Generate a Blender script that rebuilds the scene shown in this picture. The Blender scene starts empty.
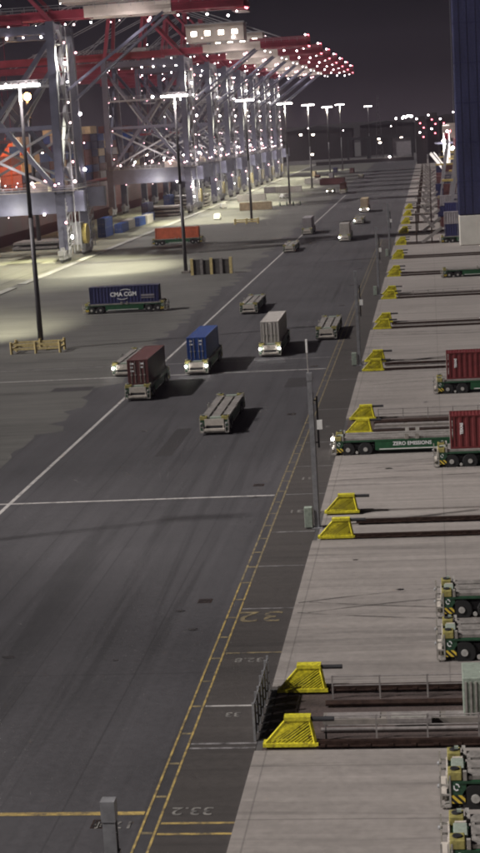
import bpy, math, random
from mathutils import Vector, Matrix
random.seed(7)
sc = bpy.context.scene
COL = sc.collection
R = math.radians

# ------------------------------------------------------------ materials
MATS = {}
def mat(name, col, rough=0.6, metal=0.0, var=0.25, scale=1.5, bump=0.0, stretch=(1, 1, 1), var2=0.0, scale2=8.0, spec=0.4, world=False, rvar=0.15):
    m = bpy.data.materials.new(name); m.use_nodes = True
    nt = m.node_tree; n = nt.nodes; l = nt.links
    b = n['Principled BSDF']
    b.inputs['Roughness'].default_value = rough
    b.inputs['Metallic'].default_value = metal
    b.inputs['Specular IOR Level'].default_value = spec
    src = n.new('ShaderNodeNewGeometry').outputs['Position'] if world else n.new('ShaderNodeTexCoord').outputs['Object']
    mp = n.new('ShaderNodeMapping'); mp.inputs['Scale'].default_value = stretch
    l.new(src, mp.inputs['Vector'])
    nz = n.new('ShaderNodeTexNoise'); nz.inputs['Scale'].default_value = scale; nz.inputs['Detail'].default_value = 7
    nz.inputs['Roughness'].default_value = 0.65
    l.new(mp.outputs['Vector'], nz.inputs['Vector'])
    rp = n.new('ShaderNodeMapRange'); rp.inputs['From Min'].default_value = 0.3; rp.inputs['From Max'].default_value = 0.7
    rp.inputs['To Min'].default_value = 1 - var; rp.inputs['To Max'].default_value = 1 + var
    l.new(nz.outputs['Fac'], rp.inputs['Value'])
    fac = rp.outputs['Result']
    if var2:
        nz2 = n.new('ShaderNodeTexNoise'); nz2.inputs['Scale'].default_value = scale2; nz2.inputs['Detail'].default_value = 5
        l.new(src, nz2.inputs['Vector'])
        rp2 = n.new('ShaderNodeMapRange'); rp2.inputs['From Min'].default_value = 0.3; rp2.inputs['From Max'].default_value = 0.7
        rp2.inputs['To Min'].default_value = 1 - var2; rp2.inputs['To Max'].default_value = 1 + var2
        l.new(nz2.outputs['Fac'], rp2.inputs['Value'])
        mu = n.new('ShaderNodeMath'); mu.operation = 'MULTIPLY'
        l.new(fac, mu.inputs[0]); l.new(rp2.outputs['Result'], mu.inputs[1]); fac = mu.outputs[0]
    vm = n.new('ShaderNodeVectorMath'); vm.operation = 'SCALE'; vm.inputs[0].default_value = col
    l.new(fac, vm.inputs['Scale']); l.new(vm.outputs['Vector'], b.inputs['Base Color'])
    rr = n.new('ShaderNodeMapRange'); rr.inputs['To Min'].default_value = max(0.05, rough - rvar); rr.inputs['To Max'].default_value = min(1, rough + rvar)
    l.new(nz.outputs['Fac'], rr.inputs['Value']); l.new(rr.outputs['Result'], b.inputs['Roughness'])
    if bump:
        bp = n.new('ShaderNodeBump'); bp.inputs['Strength'].default_value = bump; bp.inputs['Distance'].default_value = 0.05
        l.new(nz.outputs['Fac'], bp.inputs['Height']); l.new(bp.outputs['Normal'], b.inputs['Normal'])
    MATS[name] = m
    return m
def emit(name, col, s, sample=False):
    m = bpy.data.materials.new(name); m.use_nodes = True
    nt = m.node_tree; b = nt.nodes['Principled BSDF']
    b.inputs['Base Color'].default_value = (*[c * 0.8 for c in col], 1)
    b.inputs['Emission Color'].default_value = (*col, 1); b.inputs['Emission Strength'].default_value = s
    if not sample:
        try: m.cycles.emission_sampling = 'NONE'
        except Exception: pass
    MATS[name] = m
    return m

mat('green_paint', (0.012, 0.070, 0.028), 0.5, var=0.3, scale=2)
mat('dark_green', (0.02, 0.06, 0.032), 0.5, var=0.35, scale=3)
mat('deck_grey', (0.20, 0.185, 0.17), 0.6, var=0.35, scale=1.2, var2=.2)
mat('dark_steel', (0.02, 0.02, 0.022), 0.6, var=0.4)
mat('rubber', (0.012, 0.012, 0.012), 0.85, var=0.3)
mat('silver', (0.36, 0.34, 0.31), 0.45, metal=0.3, var=0.3, scale=3)
mat('panel_beige', (0.45, 0.41, 0.36), 0.5, var=0.2, scale=3)
mat('cabinet_grey', (0.26, 0.30, 0.25), 0.5, var=0.25, scale=4)
mat('hub_white', (0.34, 0.33, 0.31), 0.5, var=0.3, scale=5)
mat('yellow_paint', (0.56, 0.50, 0.03), 0.5, var=0.3, scale=1.1, var2=.3, scale2=6, world=True)
mat('amber_paint', (0.40, 0.31, 0.10), 0.5, var=0.3, scale=3)
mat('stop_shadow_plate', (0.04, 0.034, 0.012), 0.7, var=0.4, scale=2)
mat('guide_yellow', (0.25, 0.22, 0.07), 0.6, var=0.35, scale=3, var2=.2)
mat('white_paint', (0.72, 0.71, 0.68), 0.5, var=0.15, scale=3)
mat('lettering', (0.75, 0.75, 0.75), 0.6, var=0.15, scale=6)
mat('c_red', (0.125, 0.019, 0.020), 0.5, var=0.22, scale=.8, var2=.12)
mat('c_maroon', (0.095, 0.032, 0.031), 0.55, var=0.25, scale=.8, var2=.15)
mat('c_blue', (0.016, 0.050, 0.20), 0.5, var=0.25, scale=.8, var2=.12)
mat('c_navy', (0.018, 0.020, 0.075), 0.5, var=0.2, scale=.8, var2=.1)
mat('c_white', (0.42, 0.39, 0.36), 0.5, var=0.15, scale=.8, var2=.12)
mat('c_grey', (0.26, 0.24, 0.25), 0.55, var=0.2, scale=.8)
mat('c_orange', (0.45, 0.10, 0.045), 0.5, var=0.25, scale=.8, var2=.1)
mat('c_green', (0.03, 0.12, 0.07), 0.5, var=0.25, scale=.8)
mat('c_tan', (0.42, 0.33, 0.22), 0.55, var=0.25, scale=.8)
mat('crane_grey', (0.085, 0.085, 0.12), 0.5, var=0.2, scale=.25)
mat('beam_grey_lit', (0.125, 0.125, 0.175), 0.5, var=0.2, scale=.25)  # crane grey made brighter, lit look of the beams put into the colour
mat('crane_red', (0.20, 0.022, 0.04), 0.5, var=0.25, scale=.2)
mat('crane_cream', (0.46, 0.40, 0.36), 0.5, var=0.15, scale=.3)
mat('crane_white', (0.24, 0.235, 0.25), 0.5, var=0.2, scale=.5)
mat('hull_red', (0.13, 0.03, 0.028), 0.5, var=0.3, scale=.1)
mat('post_steel', (0.27, 0.27, 0.28), 0.45, metal=0.4, var=0.25, scale=2)
mat('mast_steel', (0.10, 0.095, 0.10), 0.5, metal=0.3, var=0.3, scale=.5)
mat('rail_steel', (0.045, 0.026, 0.02), 0.55, metal=0.5, var=0.5, scale=3)
mat('rust_floor', (0.068, 0.050, 0.045), 0.85, var=0.45, scale=.8, stretch=(.3, 1, 1), bump=.3, var2=.3)
mat('pipe_grey', (0.22, 0.20, 0.19), 0.55, var=0.3, scale=2)
mat('tower_blue', (0.030, 0.033, 0.085), 0.5, var=0.35, scale=.25, stretch=(1, 1, .25), var2=.2, scale2=2)
mat('tower_white', (0.62, 0.60, 0.54), 0.5, var=0.12, scale=.3)
mat('concrete_dark', (0.20, 0.18, 0.16), 0.8, var=0.3, scale=1.2, bump=.2)
mat('bin_side', (0.07, 0.065, 0.06), 0.8, var=0.3)
mat('rail_fence_paint', (0.55, 0.44, 0.20), 0.6, var=0.3, scale=2)
mat('building_dark', (0.018, 0.014, 0.015), 0.8, var=0.3, scale=.1)
mat('roof_dark', (0.014, 0.014, 0.015), 0.8, var=0.3, scale=.1)
mat('glass_dark', (0.02, 0.02, 0.03), 0.15, var=0.1)
mat('hill', (0.012, 0.010, 0.011), 0.95, var=0.3, scale=.01, world=True)
mat('water', (0.006, 0.01, 0.014), 0.12, var=0.2, scale=.2, bump=.5, world=True)
emit('lamp', (1.0, 0.86, 0.86), 9)
emit('lamp_dim', (1.0, 0.70, 0.72), 1.6); emit('lamp_pink', (1.0, 0.45, 0.5), 3.0); emit('lamp_hot', (1.0, 0.95, 0.93), 26)
emit('mast_lamp', (1.0, 0.92, 0.85), 14)
emit('sodium', (1.0, 0.45, 0.14), 45)
emit('head_lamp', (1.0, 0.97, 0.92), 14)
emit('lit_window', (1.0, 0.85, 0.7), 6)
emit('red_lamp', (1.0, 0.16, 0.2), 3)
mat('lamp_off', (0.2, 0.2, 0.2), 0.3, var=0.1)

def paint_mat(name, col, wear):
    """worn road paint: alpha mixes with asphalt colour where the paint has worn away"""
    m = bpy.data.materials.new(name); m.use_nodes = True
    n = m.node_tree.nodes; l = m.node_tree.links; b = n['Principled BSDF']; b.inputs['Roughness'].default_value = .7
    g = n.new('ShaderNodeNewGeometry'); nz = n.new('ShaderNodeTexNoise'); nz.inputs['Scale'].default_value = 1.3; nz.inputs['Detail'].default_value = 8; nz.inputs['Roughness'].default_value = .7
    l.new(g.outputs['Position'], nz.inputs['Vector'])
    r = n.new('ShaderNodeMapRange'); r.inputs['From Min'].default_value = wear - .12; r.inputs['From Max'].default_value = wear + .12
    l.new(nz.outputs['Fac'], r.inputs['Value'])
    mx = n.new('ShaderNodeMix'); mx.data_type = 'RGBA'; mx.inputs[6].default_value = (.052, .047, .047, 1); mx.inputs[7].default_value = (*col, 1)
    l.new(r.outputs['Result'], mx.inputs[0]); l.new(mx.outputs[2], b.inputs['Base Color'])
    MATS[name] = m
ym = MATS['yellow_paint']; yn = ym.node_tree.nodes; yl = ym.node_tree.links; yb = yn['Principled BSDF']
old = yb.inputs['Base Color'].links[0].from_socket
gz = yn.new('ShaderNodeNewGeometry'); rz_ = yn.new('ShaderNodeTexNoise'); rz_.inputs['Scale'].default_value = 2.6; rz_.inputs['Detail'].default_value = 9; rz_.inputs['Roughness'].default_value = .75
yl.new(gz.outputs['Position'], rz_.inputs['Vector']); rm = yn.new('ShaderNodeMapRange'); rm.inputs['From Min'].default_value = .57; rm.inputs['From Max'].default_value = .66; yl.new(rz_.outputs['Fac'], rm.inputs['Value'])
mxx = yn.new('ShaderNodeMix'); mxx.data_type = 'RGBA'; yl.new(rm.outputs['Result'], mxx.inputs[0]); yl.new(old, mxx.inputs[6]); mxx.inputs[7].default_value = (.10, .05, .025, 1); yl.new(mxx.outputs[2], yb.inputs['Base Color'])
paint_mat('road_white', (0.42, 0.40, 0.38), .40)
paint_mat('road_faint', (0.22, 0.21, 0.21), .47)
paint_mat('road_yellow', (0.42, 0.30, 0.09), .46)
paint_mat('road_yellow_faint', (0.26, 0.205, 0.10), .49)
paint_mat('road_text', (0.24, 0.23, 0.21), .48)

def ground_mat(name, base, streak_dir, streak_amt, blotch, tyre=None, joints=None, rough=.8):
    m = bpy.data.materials.new(name); m.use_nodes = True
    n = m.node_tree.nodes; l = m.node_tree.links; b = n['Principled BSDF']
    g = n.new('ShaderNodeNewGeometry').outputs['Position']
    def noise(scale, stretch, lo, hi, det=6, dist=0.0, fmin=.3, fmax=.7):
        mp = n.new('ShaderNodeMapping'); mp.inputs['Scale'].default_value = stretch; l.new(g, mp.inputs['Vector'])
        z = n.new('ShaderNodeTexNoise'); z.inputs['Scale'].default_value = scale; z.inputs['Detail'].default_value = det; z.inputs['Distortion'].default_value = dist
        z.inputs['Roughness'].default_value = .62
        l.new(mp.outputs['Vector'], z.inputs['Vector'])
        r = n.new('ShaderNodeMapRange'); r.inputs['From Min'].default_value = fmin; r.inputs['From Max'].default_value = fmax
        r.inputs['To Min'].default_value = lo; r.inputs['To Max'].default_value = hi; l.new(z.outputs['Fac'], r.inputs['Value'])
        return r.outputs['Result'], z
    def mul(a, c):
        q = n.new('ShaderNodeMath'); q.operation = 'MULTIPLY'; l.new(a, q.inputs[0]); l.new(c, q.inputs[1]); return q.outputs[0]
    f, _ = noise(.05, (1, 1, 1), 1 - blotch, 1 + blotch)
    s, _ = noise(.9, (1, .02, 1) if streak_dir == 'Y' else (.035, 1, 1), 1 - streak_amt, 1 + streak_amt, 5, .6)
    f = mul(f, s)
    s2, z2 = noise(2.2, (1, 1, 1), .88, 1.12, 8); f = mul(f, s2)
    if tyre:
        t, _ = noise(.35, (.06, 1, 1) if streak_dir == 'X' else (1, .03, 1), 1, tyre, 4, 1.5, .56, .66); f = mul(f, t)
    if joints:
        sx = n.new('ShaderNodeSeparateXYZ'); l.new(g, sx.inputs[0])
        for ax, per, w in joints:
            md = n.new('ShaderNodeMath'); md.operation = 'PINGPONG'; md.inputs[1].default_value = per / 2
            l.new(sx.outputs[ax], md.inputs[0])
            lt = n.new('ShaderNodeMath'); lt.operation = 'LESS_THAN'; lt.inputs[1].default_value = w; l.new(md.outputs[0], lt.inputs[0])
            mr = n.new('ShaderNodeMapRange'); mr.inputs['To Min'].default_value = 1; mr.inputs['To Max'].default_value = .72
            l.new(lt.outputs[0], mr.inputs['Value']); f = mul(f, mr.outputs['Result'])
    vm = n.new('ShaderNodeVectorMath'); vm.operation = 'SCALE'; vm.inputs[0].default_value = base; l.new(f, vm.inputs['Scale'])
    l.new(vm.outputs['Vector'], b.inputs['Base Color'])
    rr = n.new('ShaderNodeMapRange'); rr.inputs['To Min'].default_value = rough - .2; rr.inputs['To Max'].default_value = min(1, rough + .15); l.new(z2.outputs['Fac'], rr.inputs['Value'])
    l.new(rr.outputs['Result'], b.inputs['Roughness'])
    bp = n.new('ShaderNodeBump'); bp.inputs['Strength'].default_value = .25; bp.inputs['Distance'].default_value = .02
    l.new(z2.outputs['Fac'], bp.inputs['Height']); l.new(bp.outputs['Normal'], b.inputs['Normal'])
    MATS[name] = m
ground_mat('asphalt', (.050, .047, .0505), 'Y', .14, .22, tyre=.72, joints=[(0, 5.9, .05), (1, 43.0, .06)])
ground_mat('asphalt_bay', (.046, .040, .037), 'X', .16, .16, tyre=.8)
ground_mat('yard_paving', (.088, .085, .077), 'X', .22, .22, tyre=.7)
ground_mat('pad_concrete', (.238, .214, .196), 'X', .17, .13, tyre=.74, joints=[(1, 6.0, .05), (0, 9.0, .04)])
ground_mat('apron_concrete', (.22, .215, .16), 'Y', .12, .2, tyre=.7, joints=[(1, 12.0, .12), (0, 9.0, .1)])
ground_mat('kerb_concrete', (.30, .29, .27), 'Y', .12, .15)
ground_mat('plain_ground', (.07, .066, .066), 'Y', .1, .3)

def chevron():
    m = bpy.data.materials.new('hazard_stripes'); m.use_nodes = True
    n = m.node_tree.nodes; l = m.node_tree.links; b = n['Principled BSDF']
    tc = n.new('ShaderNodeTexCoord'); sp = n.new('ShaderNodeSeparateXYZ'); l.new(tc.outputs['Object'], sp.inputs[0])
    a = n.new('ShaderNodeMath'); a.operation = 'ADD'; l.new(sp.outputs[0], a.inputs[0]); l.new(sp.outputs[2], a.inputs[1])
    a2 = n.new('ShaderNodeMath'); a2.operation = 'ADD'; l.new(a.outputs[0], a2.inputs[0]); l.new(sp.outputs[1], a2.inputs[1])
    p = n.new('ShaderNodeMath'); p.operation = 'PINGPONG'; p.inputs[1].default_value = .17; l.new(a2.outputs[0], p.inputs[0])
    t = n.new('ShaderNodeMath'); t.operation = 'GREATER_THAN'; t.inputs[1].default_value = .085; l.new(p.outputs[0], t.inputs[0])
    mx = n.new('ShaderNodeMix'); mx.data_type = 'RGBA'; mx.inputs[6].default_value = (.01, .01, .01, 1); mx.inputs[7].default_value = (.62, .45, .05, 1)
    l.new(t.outputs[0], mx.inputs[0]); l.new(mx.outputs[2], b.inputs['Base Color']); b.inputs['Roughness'].default_value = .5
    MATS['hazard_stripes'] = m
chevron()

# ------------------------------------------------------------ mesh builder
class MB:
    def __init__(s): s.v = []; s.f = []
    def add(s, vs, fs):
        o = len(s.v); s.v += [tuple(v) for v in vs]; s.f += [tuple(i + o for i in f) for f in fs]; return s
    def box(s, x0, x1, y0, y1, z0, z1):
        return s.add([(x0,y0,z0),(x1,y0,z0),(x1,y1,z0),(x0,y1,z0),(x0,y0,z1),(x1,y0,z1),(x1,y1,z1),(x0,y1,z1)],
                     [(0,3,2,1),(4,5,6,7),(0,1,5,4),(1,2,6,5),(2,3,7,6),(3,0,4,7)])
    def beam(s, a, b, w, h=None):
        a = Vector(a); b = Vector(b); h = h or w; d = (b - a).normalized()
        up = Vector((0,0,1)) if abs(d.z) < .95 else Vector((0,1,0))
        x = d.cross(up).normalized() * w / 2; y = x.normalized().cross(d) * h / 2
        vs = [a-x-y, a+x-y, a+x+y, a-x+y, b-x-y, b+x-y, b+x+y, b-x+y]
        return s.add(vs, [(0,1,2,3),(7,6,5,4),(0,4,5,1),(1,5,6,2),(2,6,7,3),(3,7,4,0)])
    def cyl(s, a, b, r, n=10, r2=None):
        a = Vector(a); b = Vector(b); r2 = r if r2 is None else r2; d = (b - a).normalized()
        up = Vector((0,0,1)) if abs(d.z) < .95 else Vector((0,1,0))
        x = d.cross(up).normalized(); y = x.cross(d)
        vs = []
        for i in range(n):
            t = 2*math.pi*i/n; vs.append(a + (x*math.cos(t) + y*math.sin(t))*r)
        for i in range(n):
            t = 2*math.pi*i/n; vs.append(b + (x*math.cos(t) + y*math.sin(t))*r2)
        fs = [(i, i+n, (i+1)%n+n, (i+1)%n) for i in range(n)]
        fs += [tuple(range(n)), tuple(range(2*n-1, n-1, -1))]
        return s.add(vs, fs)
    def ball(s, c, r, n=8, m=5):
        c = Vector(c); vs = [c + Vector((0,0,r))]
        for j in range(1, m):
            p = math.pi*j/m
            for i in range(n):
                t = 2*math.pi*i/n; vs.append(c + Vector((math.cos(t)*math.sin(p), math.sin(t)*math.sin(p), math.cos(p)))*r)
        vs.append(c - Vector((0,0,r)))
        fs = [(0, 1+i, 1+(i+1)%n) for i in range(n)]
        for j in range(m-2):
            for i in range(n):
                a = 1+j*n+i; b2 = 1+j*n+(i+1)%n; fs.append((a, a+n, b2+n, b2))
        L = len(vs)-1; k = 1+(m-2)*n
        fs += [(L, k+(i+1)%n, k+i) for i in range(n)]
        return s.add(vs, fs)
    def prism(s, pts, y0, y1):           # outline in XZ, extruded along Y
        n = len(pts)
        vs = [(x, y0, z) for x, z in pts] + [(x, y1, z) for x, z in pts]
        fs = [tuple(range(n)), tuple(range(2*n-1, n-1, -1))] + [(i, i+n, (i+1)%n+n, (i+1)%n) for i in range(n)]
        return s.add(vs, fs)
    def build(s, name, m, parent=None, loc=None, smooth=False, bevel=0):
        me = bpy.data.meshes.new(name); me.from_pydata(s.v, [], s.f); me.materials.append(MATS[m]); 
        if smooth: me.shade_smooth()
        me.validate(); me.update()
        o = bpy.data.objects.new(name, me); COL.objects.link(o)
        if parent: o.parent = parent
        if loc: o.location = loc
        if bevel:
            b = o.modifiers.new('bevel', 'BEVEL'); b.width = bevel; b.segments = 2; b.limit_method = 'ANGLE'
        return o
def tag(o, label=None, cat=None, group=None, kind=None):
    if label: o['label'] = label
    if cat: o['category'] = cat
    if group: o['group'] = group
    if kind: o['kind'] = kind
    return o
def thing(name, loc=(0,0,0), rz=0, label=None, cat=None, group=None):
    o = bpy.data.objects.new(name, None); COL.objects.link(o); o.empty_display_size = .3
    o.location = loc; o.rotation_euler = (0, 0, rz); return tag(o, label, cat, group)
def copy_tree(o, parent=None):
    c = o.copy(); COL.objects.link(c)
    if parent: c.parent = parent
    for ch in KIDS.get(o.name, []): copy_tree(ch, c)
    return c
KIDS = {}
def index_kids():
    KIDS.clear()
    for o in bpy.data.objects:
        if o.parent: KIDS.setdefault(o.parent.name, []).append(o)
def text(name, body, size, m, parent, loc, rot, extrude=.01, label=None, bold=0.0, sx=1.0, align='CENTER'):
    cu = bpy.data.curves.new(name, 'FONT'); cu.body = body; cu.size = size; cu.extrude = extrude; cu.offset = bold
    cu.align_x = align; cu.align_y = 'CENTER'; cu.resolution_u = 3
    tmp = bpy.data.objects.new(name + '_tmp', cu); COL.objects.link(tmp)
    dg = bpy.context.evaluated_depsgraph_get(); me = bpy.data.meshes.new_from_object(tmp.evaluated_get(dg))
    bpy.data.objects.remove(tmp); bpy.data.curves.remove(cu)
    me.materials.clear(); me.materials.append(MATS[m])
    for v in me.vertices: v.co.x *= sx
    o = bpy.data.objects.new(name, me); COL.objects.link(o); o.parent = parent; o.location = loc; o.rotation_euler = rot
    if label: o['label'] = label
    return o
def struct(name, mb, m, label=None):
    return tag(mb.build(name, m), label, None, None, 'structure')
def sheet(x0, x1, y0, y1, z):
    return MB().add([(x0,y0,z),(x1,y0,z),(x1,y1,z),(x0,y1,z)], [(0,1,2,3)])

# ------------------------------------------------------------ ground
struct('ground', sheet(-126, 6000, -500, 9000, 0), 'plain_ground')
struct('harbour_water', sheet(-6000, -126.05, -500, 9000, -3), 'water')
struct('quay_wall_face', MB().box(-126.6, -126.003, -500, 1400, -6, .05), 'kerb_concrete')
struct('yard_pavement', sheet(-87.2, -40, -60, 1290, .004), 'yard_paving')
struct('road', sheet(-42, -9.62, -60, 1290, .008), 'asphalt')
ed = MB(); er = random.Random(12); yy_ = 20
for i in range(150):
    l_ = er.uniform(5, 16); a = er.uniform(.3, 3.2); zz_ = .0095 + .00001*i
    ed.add([(-42.6, yy_, zz_), (-42 + a, yy_ + l_*.3, zz_), (-42 + a*.8, yy_ + l_*.7, zz_), (-42.6, yy_ + l_, zz_)], [(0, 1, 2, 3)]); yy_ += l_*.8
struct('road_edge_dust', ed, 'yard_paving')
struct('quay_apron', sheet(-125.9, -89.8, -60, 1290, .004), 'apron_concrete')
for a, b in ((-60, 333), (341, 420), (424, 1290)):
    struct('crane_rail_kerb', MB().box(-89.5, -87.6, a, b, 0, .16), 'kerb_concrete')
struct('bay_pavement', sheet(-13.05, -9.62, 20, 420, .012), 'asphalt_bay')

PK = [78.5 + 40.2*k for k in range(30)]
prev = 30.0
for k, c in enumerate(PK):
    struct('concrete_pad', MB().box(-9.6, 60, prev, c - 4.55, -.2, .16), 'pad_concrete')
    prev = c + 4.55
    if k <= 12:
        struct('trench_floor', sheet(-9.3, 60, c - 4.54, c + 4.54, .02), 'rust_floor' if k in (0, 2) else 'pad_concrete')
# painted markings
def mark(name, mb, m, lab=None): return struct(name, mb, m, lab)
mark('lane_line', sheet(-36.6, -36.25, 20, 700, .016), 'road_white')
mb = MB()
for xx in (-13.72, -13.05): mb.add(*((lambda s: (s.v, s.f))(sheet(xx - .065, xx + .065, 20, 420, .020))))
y = 22
while y < 420:
    mb.add(*((lambda s: (s.v, s.f))(sheet(-13.63, -13.14, y, y + .22, .020)))); y += 3.9
mark('ladder_line', mb, 'road_yellow_faint')
mb = MB()
for xx in (-13.72, -13.05): mb.add(*((lambda s: (s.v, s.f))(sheet(xx - .05, xx + .05, 20, 104, .0235))))
mark('ladder_line', mb, 'road_yellow')
def hline(x0, x1, y, w, m, name='cross_line'): mark(name, sheet(x0, x1, y - w/2, y + w/2, .024), m)
hline(-41, -13.85, 129.9, .34, 'road_white', 'stop_line')
hline(-60, -13.85, 67.1, .36, 'road_yellow')
hline(-75, -13.9, 199.5, .4, 'road_white'); hline(-70, -13.9, 209.5, .4, 'road_faint')
for y, m in ((66.0, 'road_yellow'), (64.9, 'road_yellow'), (74.7, 'road_faint'), (75.3, 'road_faint'), (80.6, 'road_white'), (89.3, 'road_yellow_faint'), (98, 'road_faint'),
             (108, 'road_faint'), (117.5, 'road_faint'), (130, 'road_faint'), (141, 'road_faint'), (152, 'road_faint'), (170, 'road_faint'), (190, 'road_faint')):
    hline(-12.93, -9.64, y, .2, m, 'bay_line')
def rtext(body, x, y, size, m='road_text', sx=1.0):
    t = text('painted_number', body, size, m, None, (x, y, .03), (0, 0, math.pi), .001, None, .01, sx)
    t['kind'] = 'structure'
rtext('33.2', -11.7, 67.3, 1.15, sx=1.0)
rtext('17.4', -15.0, 65.9, 1.0, sx=1.1)
rtext('32', -11.6, 96.4, 3.0, 'road_yellow_faint', 1.0)
rtext('32.8', -11.4, 88.0, 1.0); rtext('33', -11.3, 79.3, .9)
for y in (124, 136, 160): rtext('31', -11.6, y, 1.3)

def tyre(pts, z, m='tyre_mark', w=.28, gap=2.3):
    mb = MB()
    for side in (-gap/2, gap/2):
        vs = []
        for i, p in enumerate(pts):
            a = Vector(pts[max(i-1, 0)]); b = Vector(pts[min(i+1, len(pts)-1)]); t = (b - a).normalized(); nn = Vector((-t.y, t.x))
            c = Vector(p) + nn*side
            ww = w*(.5 + .5*math.sin(math.pi*min(1, (i + .3)/(len(pts)-1))))
            vs += [(*(c + nn*ww/2), z), (*(c - nn*ww/2), z)]
        mb.add(vs, [(2*i, 2*i+1, 2*i+3, 2*i+2) for i in range(len(pts)-1)])
    struct('tyre_marks', mb, m)
def paint_t(name, col, fmin, dst):
    m = bpy.data.materials.new(name); m.use_nodes = True; n = m.node_tree.nodes; l = m.node_tree.links; b = n['Principled BSDF']
    b.inputs['Base Color'].default_value = (*col, 1); b.inputs['Roughness'].default_value = .6
    g = n.new('ShaderNodeNewGeometry'); z = n.new('ShaderNodeTexNoise'); z.inputs['Scale'].default_value = .5; z.inputs['Detail'].default_value = 6; l.new(g.outputs['Position'], z.inputs['Vector'])
    q = n.new('ShaderNodeMapRange'); q.inputs['From Min'].default_value = fmin; q.inputs['From Max'].default_value = .8; q.inputs['To Max'].default_value = dst; l.new(z.outputs['Fac'], q.inputs['Value']); l.new(q.outputs['Result'], b.inputs['Alpha'])
    MATS[name] = m
paint_t('tyre_mark', (.02, .018, .018), .32, .75)
tr = random.Random(21)
zz = .166
for k in range(1, 5):                    # turning marks where carriers swing on to the pads
    y0 = (30 if k == 0 else PK[k-1] + 4.6) + 4; y1 = PK[k] - 6
    for j in range(2):
        ya = tr.uniform(y0 + (25 if k == 0 else 4), y1); bend = tr.choice([-1, 1])*tr.uniform(1.0, 4)
        pts = [(-9 + 2.2*i, ya + bend*(1 - i/14)**3) for i in range(15)]
        zz += .0012; tyre(pts, zz)
zz = .026
for j in range(0):
    xa = tr.uniform(-34, -17); y0 = tr.uniform(60, 200); L = tr.uniform(40, 90); sw = tr.uniform(-4, 4)
    zz += .0012; tyre([(xa + sw*math.sin(i/20*math.pi)**2, y0 + L*i/20) for i in range(21)], zz)
# asphalt repair patches, drain covers and oil stains
mat('patch_asphalt', (.036, .033, .034), .75, var=.25, scale=1.5, world=True, bump=.2)
mat('stain', (.022, .02, .02), .35, var=.4, scale=1, world=True)
for x, y, w_, l_ in ((-27, 148, 1.6, 14), (-18, 186, 3, 7), (-47, 190, 5, 3)):
    struct('asphalt_patch', sheet(x, x + w_, y, y + l_, .0125), 'patch_asphalt')
for y in range(66, 400, 34):
    t = thing('drain_cover', (-15.6, y, .009), 0, None, 'drain cover', 'drain covers beside the ladder line')
    t['label'] = 'small dark iron drain cover set in the asphalt beside the ladder line'
    MB().box(-.45, .45, -.45, .45, 0, .012).build('frame', 'rail_steel', t)
    g_ = MB()
    for i in range(6): g_.box(-.36 + i*.125, -.3 + i*.125, -.38, .38, .012, .022)
    g_.build('grate', 'dark_steel', t)
sr = random.Random(4)
for i in range(26):
    x, y = (sr.uniform(-38, -14), sr.uniform(62, 240)) if i < 14 else (sr.uniform(-8, 8), sr.choice(PK[:5]) - sr.uniform(6, 28))
    R0 = sr.uniform(.08, .3); n_ = 14; z_ = .0285 + i*.0004 if i < 14 else .164
    vs = [(x + R0*1.5*math.cos(a*2*math.pi/n_)*sr.uniform(.6, 1.2), y + R0*math.sin(a*2*math.pi/n_)*sr.uniform(.6, 1.2), z_) for a in range(n_)]
    struct('oil_stain', MB().add(vs, [tuple(range(n_))]), 'stain')
# ------------------------------------------------------------ shipping containers
def container_shell(L=12.19, W=2.44, H=2.9):
    """corrugated shell: long sides along Y"""
    mb = MB(); d = .045; p = .56
    n = int((L - .5) / p); p = (L - .5) / n
    for sx in (-1, 1):
        prof = []; y = -L/2 + .25
        for i in range(n):
            prof += [(y, 0), (y + p*.32, 0), (y + p*.5, d), (y + p*.82, d)]; y += p
        prof.append((L/2 - .25, 0))
        X = sx * (W/2 - .02)
        vs = [(X - sx*q, yy, .16) for yy, q in prof] + [(X - sx*q, yy, H - .1) for yy, q in prof]
        k = len(prof)
        fs = [(i, i+1, i+1+k, i+k) if sx > 0 else (i, i+k, i+1+k, i+1) for i in range(k-1)]
        mb.add(vs, fs)
    prof = []; y = -L/2 + .1; n2 = 40; q = (L - .2)/n2
    for i in range(n2): prof += [(y, 0), (y + q*.4, 0), (y + q*.5, .03), (y + q*.9, .03)]; y += q
    prof.append((L/2 - .1, 0)); k = len(prof)
    mb.add([(-W/2 + .1, yy, H - .05 + z) for yy, z in prof] + [(W/2 - .1, yy, H - .05 + z) for yy, z in prof], [(i, i+k, i+1+k, i+1) for i in range(k-1)])
    mb.box(-W/2 + .1, W/2 - .1, -L/2 + .1, L/2 - .1, .02, .14)
    # corrugated front end (-Y is the door end, +Y the blank end)
    prof = []; x = -W/2 + .15; q = (W - .3)/6
    for i in range(6): prof += [(x, 0), (x + q*.4, 0), (x + q*.5, .04), (x + q*.9, .04)]; x += q
    prof.append((W/2 - .15, 0)); k = len(prof)
    mb.add([(xx, L/2 - .06 - a, .16) for xx, a in prof] + [(xx, L/2 - .06 - a, H - .1) for xx, a in prof], [(i, i+k, i+1+k, i+1) for i in range(k-1)])
    return mb
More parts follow.
